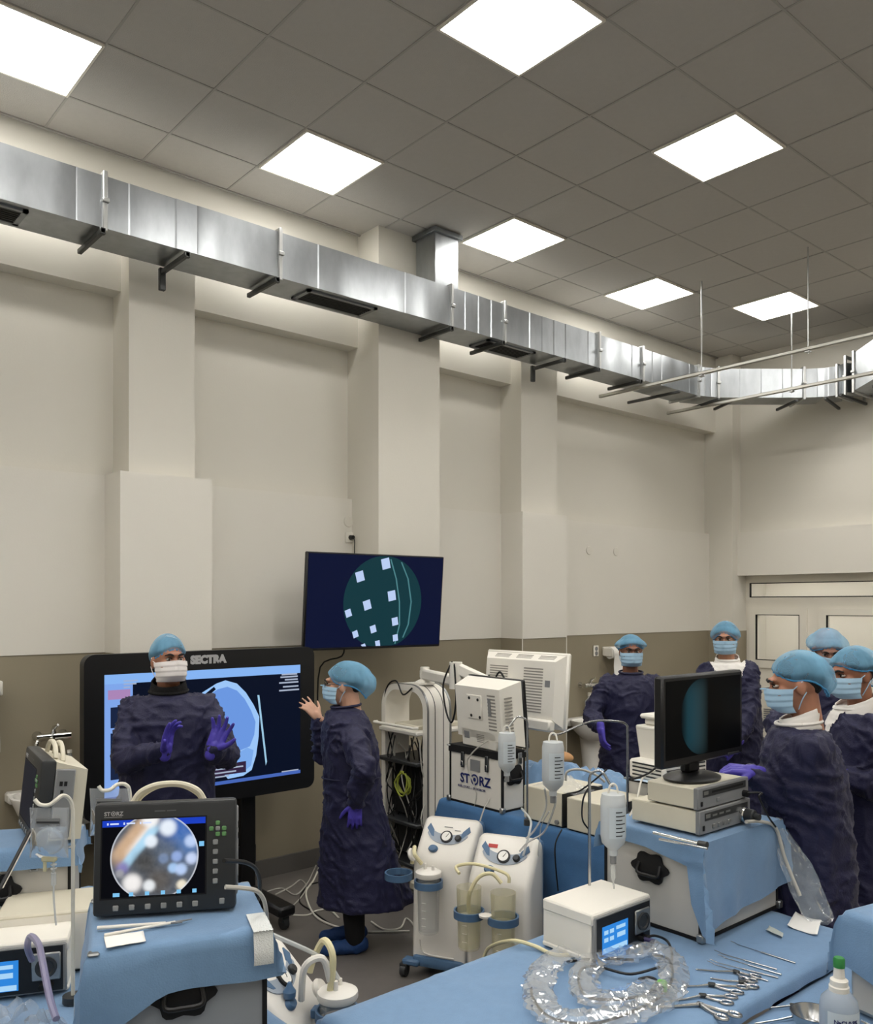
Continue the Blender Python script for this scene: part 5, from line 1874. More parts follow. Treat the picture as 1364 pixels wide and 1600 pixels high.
def suction_pump(label, loc, rz, jars, tint='jar_clear', red=False, jz=.50):
    t = thing('suction_pump', label, 'suction pump', loc, rz, 'suction pumps')
    # side profile (y, z), front = -y
    prof = [(.13, .10), (.13, .74), (.115, .79), (.08, .815), (.045, .81), (-.105, .635), (-.12, .60), (-.125, .35), (-.14, .10)]
    bm = bmesh.new()
    w = .165
    L = [bm.verts.new((-w, y, z)) for y, z in prof]
    Rr = [bm.verts.new((w, y, z)) for y, z in prof]
    n = len(prof)
    bm.faces.new(L)
    bm.faces.new(Rr[::-1])
    for i in range(n):
        bm.faces.new((L[i], Rr[i], Rr[(i + 1) % n], L[(i + 1) % n]))
    bmesh.ops.recalc_face_normals(bm, faces=bm.faces)
    side = [e for e in bm.edges if len(e.link_faces) == 2 and any(len(f.verts) == n for f in e.link_faces)]
    bmesh.ops.bevel(bm, geom=side, offset=.035, segments=4, affect='EDGES', profile=.5)
    MB().bm(bm).obj('housing', 'pump_white', t, 50)
    # blue-grey back shell
    MB().rbox(-w + .004, w - .004, .10, .155, .12, .80, .03, n=3).obj('back_shell', 'pump_blue', t)
    # slanted control panel
    p0, p1 = Vector((0, -.105, .635)), Vector((0, .045, .81))
    up = (p1 - p0).normalized()
    nrm = Vector((0, -up.z, up.y))
    if nrm.z < 0:
        nrm = -nrm
    F = face_frame((p0 + p1) / 2 + nrm * .001, (1, 0, 0), nrm)
    smile = []
    for q in range(13):
        a = radians(200 + q * 140 / 12)
        smile.append((.125 * cos(a), .055 + .085 * sin(a)))
    for q in range(13):
        a = radians(340 - q * 140 / 12)
        smile.append((.115 * cos(a), .085 + .06 * sin(a)))
    MB(F).prism(smile, -.002, .003).obj('panel_inlay', mat('panel_grey', '98A2AE', .4, var=.03), t)
    for sg in (-1, 1):
        MB(F).prism([(sg * .128, .055), (sg * .09, .012), (sg * .075, .008), (sg * .085, .05), (sg * .115, .085)], -.002, .004).obj('panel_wing', 'pump_blue', t)
    g = MB(F).lathe([(.001, 0), (.034, 0), (.034, .012), (.028, .014), (.001, .014)], 28, Matrix.Translation((0, .012, 0))).obj('gauge', 'black_plastic', t)
    MB(F).lathe([(.001, 0), (.026, 0), (.026, .0012), (.001, .0012)], 24, Matrix.Translation((0, .012, .014))).obj('gauge_face', 'paper', g)
    MB(F).prism([(-.002, .0), (.002, .0), (.014, .024), (.012, .025)], .0152, .016, Matrix.Translation((0, .006, 0))).obj('needle', 'matt_black', g)
    MB(F).lathe([(.001, 0), (.018, 0), (.018, .014), (.013, .02), (.001, .02)], 18, Matrix.Translation((.068, .01, 0))).obj('knob', 'dark_grey', t)
    MB(F).lathe([(.001, 0), (.024, 0), (.024, .006), (.018, .016), (.001, .018)], 20, Matrix.Translation((-.06, -.062, 0)), 1.15, .9).obj('switch', 'pump_blue', t)
    if red:
        MB(F).box(-.095, -.045, .055, .075, 0, .001).obj('red_label', mat('label_red', 'B23A35', .5), t)
    else:
        MB(F).box(-.03, .02, .07, .074, 0, .001).box(.035, .07, .055, .059, 0, .001).obj('print', 'grey_plastic', t)
    MB().tube([(-.11, -.1395, .20), (-.1, -.141, .15), (-.05, -.143, .13), (.09, -.143, .13)], .004, 6, smooth=5).obj('embossed_line', 'pump_white', t)
    MB().rbox(-.15, .15, -.16, .15, .06, .12, .02, n=2).obj('base', 'pump_blue', t)
    for sx in (-1, 1):
        for sy in (-1, 1):
            MB().rbox(sx * .15 - .05, sx * .15 + .05, sy * .15 - .03, sy * .15 + .03, .065, .1, .01).obj('base_arm', 'pump_blue', t)
            c = MB().cyl((sx * .19 - .015, sy * .16, .035), (sx * .19 + .015, sy * .16, .035), .034, n=18).rbox(sx * .19 - .022, sx * .19 + .022, sy * .16 - .022, sy * .16 + .02, .04, .075, .004)
            c.obj('caster', 'dark_grey', t)
    # jars
    for jx, jy, has, lid, hgt, top in jars:
        MB().lathe([(.068, -.018), (.076, -.018), (.076, .018), (.068, .018), (.068, -.018)], 26, Matrix.Translation((jx, jy, jz)), cap=False).obj('jar_ring', 'pump_blue', t)
        y1 = -.12
        MB().rbox(jx - .02, jx + .02, jy + .065, max(y1, jy + .07), jz - .016, jz + .016, .004).obj('ring_arm', 'pump_blue', t)
        if has:
            b = jz + top - hgt
            MB().lathe([(.001, b), (.05, b), (.054, b + .008), (.062, jz + top), (.059, jz + top), (.051, b + .012), (.001, b + .006)], 26, Matrix.Translation((jx, jy, 0))).obj('jar', tint, t)
            for k in range(4):
                z = b + .05 + k * .04
                MB(face_frame((jx, jy - .0605, z), (1, 0, 0), (0, -1, 0))).box(-.012, .012, -.001, .001, 0, .0006).obj('scale_mark', 'paper', t)
        if lid:
            l = MB().lathe([(.001, jz + top + .03), (.05, jz + top + .028), (.068, jz + top + .018), (.07, jz + top), (.066, jz + top - .008), (.001, jz + top - .008)][::-1], 26, Matrix.Translation((jx, jy, 0))).obj('jar_lid', 'pump_white', t)
            MB().cyl((jx - .02, jy, jz + top + .02), (jx - .02, jy, jz + top + .06), .008).obj('lid_nozzle', 'pump_white', l)
            MB().cyl((jx + .025, jy, jz + top + .02), (jx + .025, jy, jz + top + .05), .008).obj('lid_nozzle', 'pump_white', l)
    return t


_fr = atan2(-.43, -.9) + pi / 2
PA = suction_pump('left of two white suction pumps, with an empty blue jar ring', (3.115, 3.52, 0), _fr, [(-.03, -.20, 1, 1, .30, .045), (-.235, -.14, 0, 0, 0, 0)], jz=.53)
MB().tube([(-.07, -.2, .63), (-.1, -.22, .68), (-.13, -.16, .70), (-.15, -.13, .66), (-.16, -.13, .6)], .011, 8, smooth=5).obj('hose', 'tube_ivory', PA)
MB().lathe([(.001, -.01), (.03, -.01), (.036, 0), (.03, .01), (.001, .01)], 20, Matrix.Translation((-.15, -.15, .655)) @ Matrix.Rotation(radians(70), 4, 'Y')).obj('filter', 'pump_white', PA)
PB = suction_pump('right of two white suction pumps, with two clear jars', (3.09, 3.06, 0), _fr, [(-.12, -.195, 1, 0, .30, .13), (.06, -.205, 1, 0, .31, .13)], 'jar_yellow', True, jz=.49)
MB().tube([(-.12, -.2, .50), (-.1, -.24, .60), (-.06, -.22, .68), (0, -.2, .70), (.05, -.2, .66)], .010, 8, smooth=5).obj('hose', 'tube_ivory', PB)
MB().tube([(-.17, -.2, .68), (-.2, -.16, .7), (-.1, -.15, .72), (.06, -.17, .70), (.08, -.18, .66)], .008, 8, smooth=5).obj('hose', 'tube_ivory', PB)
MB().lathe([(.001, 0), (.03, 0), (.032, .01), (.001, .018)], 20, Matrix.Translation((-.02, -.235, .5))).obj('float_cap', 'pump_white', PB)
MB().tube([(.1, -.02, .75), (.12, .02, .86), (.1, .1, .9), (.02, .2, .93)], .006, 8, smooth=5).obj('clear_hose', 'clear_tube', PB)
_rz3 = atan2(RGT.y, RGT.x) + pi / 2
PC = suction_pump('white suction pump between the draped case and the instrument table', at(432, 1500, 2.92).xy.to_3d(), _rz3 - .2, [(.02, -.21, 1, 1, .3, .06)], jz=.62)
MB().tube([(-.03, -.1, .68), (-.05, -.12, .80), (-.02, -.17, .82), (0, -.19, .74)], .012, 8, smooth=6).obj('hose', 'pump_white', PC)
MB().tube([(.0, -.19, .70), (0, -.2, .82), (.03, -.16, .86), (.05, -.12, .8), (.05, -.1, .74)], .012, 8, smooth=6).obj('hose', 'tube_ivory', PC)
MB().tube([(.045, -.21, .72), (.03, -.15, .8), (-.05, .0, .9), (-.12, .12, .98)], .008, 8, smooth=6).obj('clear_hose', 'clear_tube', PC)
MB().lathe([(.001, -.012), (.03, -.012), (.036, 0), (.03, .012), (.001, .012)], 20, Matrix.Translation((.04, -.14, .69)) @ Matrix.Rotation(radians(60), 4, 'X')).obj('filter', 'pump_white', PC)
MB().lathe([(.02, 0), (.022, .02), (.012, .035), (.006, .05)], 14, Matrix.Translation((-.06, -.07, .70))).obj('connector', 'pump_blue', PC)


# ================================================================== saline bottles and drip bags
def saline_bottle(label, p, s=1.0, foot=.0, hook=True, pole=None, tubes=None):
    """bottle hanging neck down from a hook on a pole"""
    t = thing('saline_bottle', label, 'bottle', p, radians(-40), 'hanging saline bottles')
    k = 1.2
    prof = [(.001, 0), (.016, 0), (.016, .02), (.034 * k, .045), (.038 * k, .07), (.038 * k, .20), (.034 * k, .222), (.001, .226)]
    MB().lathe([(r * s, z * s) for r, z in prof], 24).obj('bottle', mat('bottle_milky', 'D9DEE0', .35, var=.03, alpha=.72), t)
    MB().lathe([(r * s * .94, z * s) for r, z in [(.001, .03), (.03 * k, .05), (.036 * k, .075), (.036 * k, .16), (.001, .162)]], 20).obj('saline', mat('saline_blue', 'B4CBDC', .2, var=.02, alpha=.8), t)
    MB().cyl((0, 0, -.03 * s), (0, 0, .01), .012 * s).obj('stopper', 'grey_plastic', t)
    MB().tube([(-.018 * s, 0, .222 * s), (-.012 * s, 0, .25 * s), (0, 0, .258 * s), (.012 * s, 0, .25 * s), (.018 * s, 0, .222 * s)], .004 * s, 6, smooth=4).obj('hanger_tab', 'white_plastic', t)
    M = face_frame((.0, -.0386 * s, .06 * s), (1, 0, 0), (0, -1, 0))
    lb = MB()
    for i in range(9):
        pass
    lab = MB().grid(lambda u, v: (.0388 * k * s * sin((u - .5) * 1.7 + .35), -.0388 * k * s * cos((u - .5) * 1.7 + .35), (.07 + .11 * v) * s), 10, 1).obj('label', mat('bottle_label', 'C4CCD0', .6, var=.03), t, 180, fix=False)
    for q in range(7):
        z = (.078 + q * .014) * s
        MB().grid(lambda u, v: (.0392 * k * s * sin(u * (.85 if q % 2 else .55) + .0), -.0392 * k * s * cos(u * (.85 if q % 2 else .55) + .0), z + v * .004 * s), 6, 1).obj('label_print', 'dark_grey', lab, 180, fix=False)
    return t


def pole(label, base, top, hook_to):
    t = thing('drip_pole', label, 'pole', base, 0, 'drip poles')
    h = top - base[2]
    MB().cyl((0, 0, 0), (0, 0, h), .0055, n=8).obj('rod', 'steel', t)
    d = Vector(hook_to) - Vector((base[0], base[1], top))
    MB().tube([(0, 0, h - .002), (d.x * .1, d.y * .1, h + .02), (d.x * .5, d.y * .5, h + .03), (d.x * .9, d.y * .9, max(d.z, -.02) + h - .0), (d.x, d.y, d.z + h)], .005, 8, smooth=5).obj('hook', 'steel', t)
    MB().cyl((0, 0, 0), (0, 0, .03), .018, n=14).obj('clamp', 'dark_grey', t)


B1 = at(792, 1212, 4.45)
saline_bottle('hanging saline bottle in front of the white logo case', B1, 1.0)
pole('thin drip pole behind the logo case bottle', (B1.x + .10, B1.y - .05, .85), B1.z + .27, B1 + Vector((0, 0, .252)))
B2 = at(864, 1243, 3.98)
saline_bottle('hanging saline bottle in front of the beige units', B2, 1.12)
pole('thin drip pole beside the beige units', (B2.x + .40, B2.y - .12, .85), B2.z + .30, B2 + Vector((0, 0, .284)))
B3 = at(958, 1336, 3.12)
saline_bottle('largest hanging saline bottle left of the stacked units', B3, 1.0)
pole('thin drip pole carrying the largest saline bottle', at(921, 1440, 3.16).xy.to_3d() + Vector((0, 0, .80)), B3.z + .27, B3 + Vector((0, 0, .252)))
d = thing('drip_chamber', 'clear drip chamber with a line under the largest saline bottle', 'drip line', B3 + Vector((0, 0, -.03)))
MB().lathe([(.003, 0), (.009, -.01), (.010, -.05), (.004, -.065)], 12).obj('chamber', 'clear_tube', d)
MB().tube([(0, 0, -.06), (.005, 0, -.12), (.0, .02, -.17), (-.03, .06, -.2)], .003, 6, smooth=5).obj('line', 'clear_tube', d)


def drip_bag(label, p, rz, w, h, lower=True):
    t = thing('drip_bag', label, 'drip bag', p, rz, 'clear drip bags')

    def sheet(sg):
        def fn(u, v):
            x = (u - .5) * w * (1 - .06 * sin(v * pi))
            z = -h * v
            b = sin(u * pi) ** .7 * (.004 if v < .38 else .004 + .026 * sin(min(1, (v - .38) / .62) * pi) ** .8)
            wr = .005 * noise.noise(Vector((u * 7, v * 9, sg * 3 + p[0] * 9))) * (u * (1 - u) * 4)
            return (x, sg * b + wr, z)
        return fn
    bm = MB().grid(sheet(1), 18, 24).grid(sheet(-1), 18, 24)
    bm.obj('bag', 'bag_clear', t, 180, fix=False)
    fl = MB().ell((0, 0, -h * .67), (w * .40, .02, h * .27), 18, 12)
    fl.obj('fluid', 'fluid', t, 180)
    MB().box(-w * .33, w * .33, -.009, -.008, -h * .32, -h * .2).obj('label', 'grey_plastic', t)
    MB().box(-w * .3, w * .3, -.0095, -.009, -h * .3, -h * .26).obj('label_print', 'dark_grey', t)
    # welded rims
    MB().tube([(-w / 2, 0, 0), (-w * .47, 0, -h * .5), (-w / 2, 0, -h)], .0022, 5).obj('weld', 'bag_clear', t)
    MB().tube([(w / 2, 0, 0), (w * .47, 0, -h * .5), (w / 2, 0, -h)], .0022, 5).obj('weld', 'bag_clear', t)
    if lower:
        MB().rbox(-.022, .022, -.008, .008, -h - .012, -h + .004, .004).obj('port_block', 'tube_ivory', t)
        MB().cyl((-.013, 0, -h - .01), (-.013, 0, -h - .04), .005).obj('port', 'tube_ivory', t)
        MB().cyl((.013, 0, -h - .01), (.013, 0, -h - .05), .004).lathe([(.009, 0), (.009, .003)], 12, Matrix.Translation((.013, 0, -h - .022))).lathe([(.009, 0), (.009, .003)], 12, Matrix.Translation((.013, 0, -h - .034))).cyl((.013, 0, -h - .045), (.013, 0, -h - .08), .0075, n=10).obj('drip_port', 'clear_tube', t)
        MB().tube([(.013, 0, -h - .08), (.014, 0, -h - .13), (.02, .0, -h - .2)], .0028, 6, smooth=4).obj('line', 'clear_tube', t)
    return t


_bz = atan2(-RGT.y, -RGT.x) + pi
G1 = at(77, 1262, 2.55)
drip_bag('clear drip bag hanging left of the nearest display unit', G1, _bz, .112, .148)
gp = at(114, 1420, 2.6)
t = thing('bag_stand', 'white bent rod carrying the left drip bag', 'stand', (gp.x, gp.y, .80))
o = Vector((gp.x, gp.y, .80))
MB().tube([p - o for p in (Vector((gp.x, gp.y, .80)), at(114, 1300, 2.6), at(113, 1262, 2.6), at(108, 1248, 2.59), at(98, 1243, 2.57), at(88, 1250, 2.55), at(76, 1258, 2.54), at(62, 1257, 2.54), at(54, 1249, 2.54))], .006, 8, smooth=5).obj('rod', 'cable_white', t)
MB().cyl((0, 0, 0), (0, 0, .02), .03, n=16).obj('foot', 'dark_grey', t)
G2 = at(172, 1232, 2.72)
drip_bag('clear drip bag behind the top of the nearest display unit', G2, _bz, .125, .15, False)
gp = at(204, 1420, 2.75)
o = Vector((gp.x, gp.y, .80))
t = thing('bag_stand', 'white bent rod carrying the drip bag behind the display unit', 'stand', o)
MB().tube([p - o for p in (o.copy(), at(204, 1300, 2.75), at(203, 1240, 2.75), at(196, 1226, 2.74), at(183, 1226, 2.73), at(172, 1234, 2.71), at(160, 1235, 2.71), at(154, 1228, 2.71))], .006, 8, smooth=5).obj('rod', 'cable_white', t)
MB().cyl((0, 0, 0), (0, 0, .02), .03, n=16).obj('foot', 'dark_grey', t)


# ================================================================== on the instrument table
ZT = .797


def on_t(px, py, z=ZT):
    return atz(px, py, z)


def rod(label, a, b, r=.0028, tip=None):
    A, B = on_t(*a, ZT + r), on_t(*b, ZT + r)
    t = thing('instrument_rod', label, 'instrument', A, 0, 'slender steel instruments')
    d = B - A
    MB().cyl((0, 0, 0), d * .42, r * .55, n=8).obj('shaft', 'steel', t)
    MB().cyl(d * .42, d, r, n=10).obj('handle', 'steel', t)
    if tip:
        u = d.normalized()
        MB().tube([(0, 0, 0), -u * .012 + Vector((0, 0, .003)), -u * .02 + Vector((-.004, .006, .006))], [r * .6, r * .5, r * .4], 6, smooth=3).obj('tip', 'steel', t)


for lab, a, b, tp in (('slender steel probe lying apart above the row of instruments', (1153, 1476), (1243, 1505), 1), ('topmost rod of the row of slender steel instruments', (1128, 1490), (1214, 1515), 1),
                      ('second rod of the row of slender steel instruments', (1134, 1497), (1221, 1523), 1), ('third rod of the row of slender steel instruments', (1121, 1504), (1216, 1528), 1), ('fourth rod of the row of slender steel instruments', (1117, 1507), (1200, 1533), 1)):
    rod(lab, a, b, .003, tp)


def forceps(label, tip, piv, end, s=1.0, z=ZT, up=.0, bold=1.0):
    """scissor-handled shaft instrument lying flat"""
    A, P, E = (on_t(*q, z + .004) for q in (tip, piv, end))
    t = thing('forceps', label, 'forceps', P, 0, 'shaft forceps')
    a = A - P
    e = E - P
    side = Vector((-e.y, e.x, 0)).normalized()
    MB().tube([a, a * .5, Vector((0, 0, .004))], [.0026 * bold, .0028 * bold, .004 * bold], 8).obj('shaft', 'steel', t)
    MB().tube([a * 1.0, a * 1.05], [.0036 * bold, .002], 8).obj('jaw', 'steel', t)
    MB().rbox(-.012, .012, -.008, .008, -.002, .009, .003, M=Matrix.Rotation(atan2(e.y, e.x), 4, 'Z')).obj('hinge', 'dark_steel', t)
    for sg, ln in ((1, 1.0), (-1, .82)):
        h = MB().tube([(0, 0, .004), e * .35 * ln + side * sg * .012, e * .7 * ln + side * sg * .020], .0042 * bold, 8, smooth=4)
        c = e * .86 * ln + side * sg * .022
        ring = [c + e.normalized() * (.019 * cos(q)) + side * (.013 * sin(q)) for q in [2 * pi * k / 16 for k in range(17)]]
        h.tube(ring, .0036 * bold, 7)
        h.obj('finger_ring', 'steel', t)


forceps('forceps with open rings lying highest among the ring-handled instruments', (1068, 1541), (1112, 1540), (1168, 1548))
forceps('forceps with rings below the first ring-handled one', (1041, 1565), (1098, 1557), (1150, 1563))
forceps('long bold forceps at the bottom edge of the instrument table', (1010, 1574), (1094, 1571), (1150, 1592), bold=1.5)
forceps('short curved punch between the rods and the ring forceps', (1090, 1515), (1150, 1520), (1178, 1530))
forceps('short angled punch above the ring forceps', (1112, 1529), (1160, 1536), (1178, 1537))
forceps('forceps on the lower blue drape at the right, upper one', (1186, 1575), (1240, 1573), (1280, 1580), z=.745)
forceps('forceps on the lower blue drape at the right, lower one', (1182, 1599), (1250, 1588), (1282, 1602), z=.745)
# paper and small plastics
def sheet(name, label, cat, pts, m='paper', z=ZT, curl=.0, group=None, lift=.0035):
    P = [on_t(*q, z) for q in pts]

    def fn(u, v):
        a = P[0].lerp(P[1], u)
        b = P[3].lerp(P[2], u)
        p = a.lerp(b, v)
        return (p.x - P[0].x, p.y - P[0].y, lift + curl * (2 * u - 1) ** 2 + .002 * noise.noise(Vector((u * 3, v * 3, pts[0][0]))))
    o = MB().grid(fn, 10, 8).obj(name, m, None, 180, fix=False)
    o.location = P[0]
    so = o.modifiers.new('thick', 'SOLIDIFY')
    so.thickness = .0008
    return tag(o, label, cat, group)


sheet('paper_slip', 'white paper slip curling at the far end of the instrument table', 'paper', [(1243, 1429), (1283, 1442), (1277, 1465), (1230, 1450)], curl=.008)
sheet('clear_pouch', 'small milky plastic pouch beside the paper slip', 'pouch', [(1196, 1456), (1202, 1450), (1224, 1462), (1222, 1468)], m=mat('milky', 'C9CFC8', .4, alpha=.8), curl=.006)
sheet('paper_note', 'white paper note below the nearest display unit', 'paper', [(162, 1466), (224, 1457), (228, 1473), (166, 1484)], z=1.158, lift=.004)
for lab, a, b, r in (('white pen lying along the foot of the nearest display unit', (163, 1461), (300, 1436), .004), ('thin white stylus lying beside the pen', (152, 1450), (285, 1441), .005)):
    A, B = atz(*a, 1.166), atz(*b, 1.166)
    t = thing('pen', lab, 'pen', A, 0, 'pens')
    MB().cyl((0, 0, 0), (B - A) * .8, r, n=10).obj('barrel', 'white_plastic', t)
    MB().cyl((B - A) * .8, B - A, r * .8, r * .4, n=10).obj('cap', 'grey_plastic', t)
t = thing('light_guide', 'chrome tube end lying on the drape before the stacked units', 'instrument', atz(1021, 1301, 1.168))
L_ = atz(1100, 1320, 1.168) - t.location
MB().cyl((0, 0, 0), L_, .006, n=12).obj('shaft', 'chrome', t)
MB().cyl(L_ * .9, L_ * 1.06 + Vector((0, 0, .002)), .011, n=14).obj('end_piece', 'dark_steel', t)
A = atz(1030, 1311, 1.166)
t = thing('light_guide', 'second chrome tube lying on the drape before the stacked units', 'instrument', A)
MB().cyl((0, 0, 0), atz(1105, 1326, 1.166) - A, .005, n=12).obj('shaft', 'chrome', t)

# towel strip on the draped case
t = thing('towel_strip', 'white quilted towel hanging over the corner of the draped case', 'towel', (.998, 2.246, 1.158), _fc0)
MB().grid(lambda u, v: (lambda s: (.17 + .05 * u + max(0, min(1, (.12 - s) / .01)) * 0, -.10 - .135 * min(1, v * 1.9) if v < .53 else -.237 - .006 * sin(v * 9), .006 + .0015 * sin(u * 40) * sin(v * 50) - (0 if v < .53 else (v - .53) / .47 * .085)))(0), 12, 40).obj('cloth', mat('towel', 'DDE0DE', .9, var=.05, bump=.5, bscale=300), t, 60, fix=False)


# plastic sleeve with a camera cable coiled inside
def sleeve():
    t = thing('cable_sleeve', 'crumpled clear plastic sleeve with a coiled black cable on the table', 'cable', on_t(945, 1540))
    o = t.location
    ring = [(888, 1488), (858, 1505), (842, 1535), (846, 1570), (880, 1592), (930, 1592), (985, 1582), (1030, 1562), (1052, 1535), (1046, 1500), (1018, 1482), (975, 1492), (930, 1500), (912, 1530), (930, 1562), (985, 1556), (1018, 1540)]
    pts = spline([on_t(*q, ZT + .03) - o for q in ring], 10)
    N = len(pts)
    vs, fs = [], []
    n = 16
    for i, p in enumerate(pts):
        d = (pts[min(i + 1, N - 1)] - pts[max(i - 1, 0)]).normalized()
        a = d.cross(Vector((0, 0, 1))).normalized()
        for k in range(n):
            q = 2 * pi * k / n
            nz = noise.noise(Vector((i * .32, k * .9, 3))) * .6 + noise.noise(Vector((i * .8, k * 2.1, 8))) * .5
            r1 = .046 * (1 + .6 * nz)
            r2 = .019 * (1 + .8 * nz)
            v = p + a * (r1 * cos(q)) + Vector((0, 0, r2 * sin(q)))
            v.z = max(v.z, .004)
            vs.append(v)
    for i in range(N - 1):
        fs += [(i * n + k, i * n + (k + 1) % n, (i + 1) * n + (k + 1) % n, (i + 1) * n + k) for k in range(n)]
    MB().add(vs, fs).obj('sleeve', film('sleeve_film', 'EEF2F5', .16, .12, .16, fleck=30), t, 30, fix=False)
    c1 = [(1023, 1492), (1046, 1500), (1050, 1530), (1030, 1558), (980, 1584), (920, 1600), (860, 1590), (834, 1562), (830, 1545)]
    MB().tube([on_t(*q, ZT + .012) - o for q in c1], .0045, 7, smooth=6).obj('cable', 'cable_black', t)
    c2 = [(886, 1503), (920, 1499), (955, 1498), (990, 1500)]
    MB().tube([on_t(*q, ZT + .02) - o for q in c2], .0045, 7, smooth=6).obj('cable', 'cable_black', t)
    c3 = [(1030, 1511), (985, 1522), (940, 1512), (912, 1512), (904, 1530), (915, 1555), (950, 1562), (1005, 1555), (1026, 1535), (1015, 1527), (998, 1530)]
    MB().tube([on_t(*q, ZT + .02) - o for q in c3], .0045, 7, smooth=6).obj('cable', 'cable_black', t)
    P = on_t(1034, 1541, ZT + .025) - o
    MB().rbox(-.018, .018, -.016, .016, -.016, .016, .006, M=Matrix.Translation(P) @ Matrix.Rotation(.5, 4, 'Z')).obj('green_connector', mat('connector_green', '6DB64A', .35), t)
    MB().cyl(P + Vector((-.03, .0, 0)), P + Vector((-.012, 0, 0)), .016, n=14).obj('lens_collar', 'steel', t)


sleeve()
# cable from the touch device
t = thing('device_cable', 'black cable plugged into the touch screen device', 'cable', (2.56, 1.80, .80))
o = t.location
MB().tube([Vector((2.50, 1.80, .835)) - o, at(1022, 1462, 3.0) - o, on_t(1042, 1470, .82) - o, on_t(1050, 1490, .805) - o, on_t(1048, 1510, .803) - o], .0045, 7, smooth=6).obj('cable', 'cable_black', t)
MB().cyl(Vector((2.50, 1.80, .835)) - o, Vector((2.52, 1.77, .83)) - o, .008, n=10).obj('plug', mat('plug_purple', '2A2350', .4), t)
t = thing('power_hose', 'beige hose running over the table edge behind the touch screen device', 'hose', (2.2, 2.1, .80))
o = t.location
MB().tube([on_t(925, 1488, .80) - o, on_t(870, 1492, .806) - o, on_t(835, 1478, .81) - o, on_t(800, 1470, .812) - o, at(765, 1480, 3.35) - o, at(755, 1500, 3.4) - o], .007, 8, smooth=6).obj('hose', 'tube_ivory', t)


# saline bottle, bundle and bowl at the lower right
def standing_bottle():
    p = at(1311, 1640, 2.33)
    t = thing('standing_bottle', 'clear saline bottle with a green cap in the bottom right corner', 'bottle', (p.x, p.y, .752), radians(-42))
    prof = [(.001, 0), (.047, 0), (.05, .008), (.05, .155), (.046, .18), (.024, .205), (.02, .21)]
    MB().lathe(prof, 28).obj('bottle', mat('bottle_grey', 'AEB9C6', .25, var=.02, alpha=.72), t)
    MB().lathe([(.001, .005), (.046, .006), (.046, .15), (.001, .151)], 24).obj('saline', mat('saline_blue', 'B4CBDC', .2, var=.02, alpha=.8), t)
    MB().lathe([(.026, .20), (.026, .215), (.023, .218), (.023, .232), (.015, .238), (.013, .268), (.001, .268)], 22).obj('cap', 'white_plastic', t)
    MB().lathe([(.015, .266), (.015, .288), (.012, .292), (.001, .292)], 18).obj('green_top', mat('cap_green', '2E7D3E', .4), t)
    lab = MB().grid(lambda u, v: (.0506 * sin((u - .5) * 2.0), -.0506 * cos((u - .5) * 2.0), .085 + .075 * v), 14, 1).obj('label', mat('bottle_label', 'C4CCD0', .6, var=.03), t, 180, fix=False)
    M = face_frame((-.035, -.0515, .098), (1, 0, 0), (0, -1, 0))
    tx = text('label_text', 'NaCl 0,9%', .0150, Matrix(), mat('label_ink', '1C1F5A', .5, var=0), t, .0003)
    for v in tx.data.vertices:
        a = (v.co.x - .034) / .0512
        v.co = Vector((.0514 * sin(a), -.0514 * cos(a) - v.co.z, .132 + v.co.y))
    for k in range(4):
        z = .092 + k * .008
        MB().grid(lambda u, v: (.0512 * sin((u - .5) * (1.5 - .2 * k)), -.0512 * cos((u - .5) * (1.5 - .2 * k)), z + v * .0025), 8, 1).obj('label_print', 'grey_plastic', lab, 180, fix=False)
    MB().tube([(.05, -.02, .13), (.07, -.04, .125), (.11, -.06, .10)], .003, 6, smooth=4).obj('wire', 'steel', t)


standing_bottle()
t = thing('draped_bundle', 'blue wrapped bundle standing behind the saline bottle', 'bundle', (2.80, 1.02, .748), radians(-12))
MB().rbox(-.14, .14, -.14, .14, 0, .295, .02).obj('box', 'case_grey', t)
drape('x', '', (0, 0, 0), 0, .145, .145, .30, (.2, .2, .2, .2), 33, .3, parent=t, ear=.12)
t = thing('steel_bowl', 'dark steel bowl half hidden behind the saline bottle', 'bowl', (2.50, 1.20, .746))
MB().lathe([(.02, 0), (.045, .004), (.06, .03), (.066, .05), (.063, .05), (.056, .03), (.04, .01), (.001, .008)], 24).obj('bowl', 'steel', t)


# clear drape hanging from the light socket towards the nearest man
def clear_drape():
    a = at(1216, 1300, 3.34)
    t = thing('clear_drape', 'clear plastic sleeve hanging between the draped case and the person at the monitor', 'plastic sleeve', (a.x, a.y, .81))
    o = t.location
    Lp = [(1208, 1292), (1212, 1330), (1228, 1375), (1243, 1410), (1262, 1438), (1282, 1446)]
    Rp = [(1230, 1296), (1250, 1325), (1268, 1350), (1284, 1385), (1298, 1420), (1304, 1434)]
    dp = [3.36, 3.36, 3.33, 3.29, 3.25, 3.235]
    A = spline([at(x, y, d) for (x, y), d in zip(Lp, dp)], 6)
    B = spline([at(x, y, d + .01) for (x, y), d in zip(Rp, dp)], 6)
    n = len(A)
    nn = Vector((-.5, -.86, 0))

    def fn(sg):
        def f(u, v):
            i = min(n - 1, int(v * (n - 1) + .5))
            p = A[i].lerp(B[i], u)
            w = noise.noise(Vector((u * 5, v * 9, sg * 4))) * .014 + sg * .016 * sin(u * pi)
            return p + nn * w - o
        return f
    MB().grid(fn(1), 14, 30).grid(fn(-1), 14, 30).obj('film', film('hang_film', 'CFDCE8', .14, .12, .16, fleck=20), t, 40, fix=False)
    MB().tube([at(1166, 1284, 3.2) - o, at(1190, 1284, 3.28) - o, at(1212, 1294, 3.34) - o, at(1226, 1340, 3.33) - o, at(1250, 1400, 3.27) - o], .007, 8, smooth=5).obj('light_cable', 'cable_grey', t)


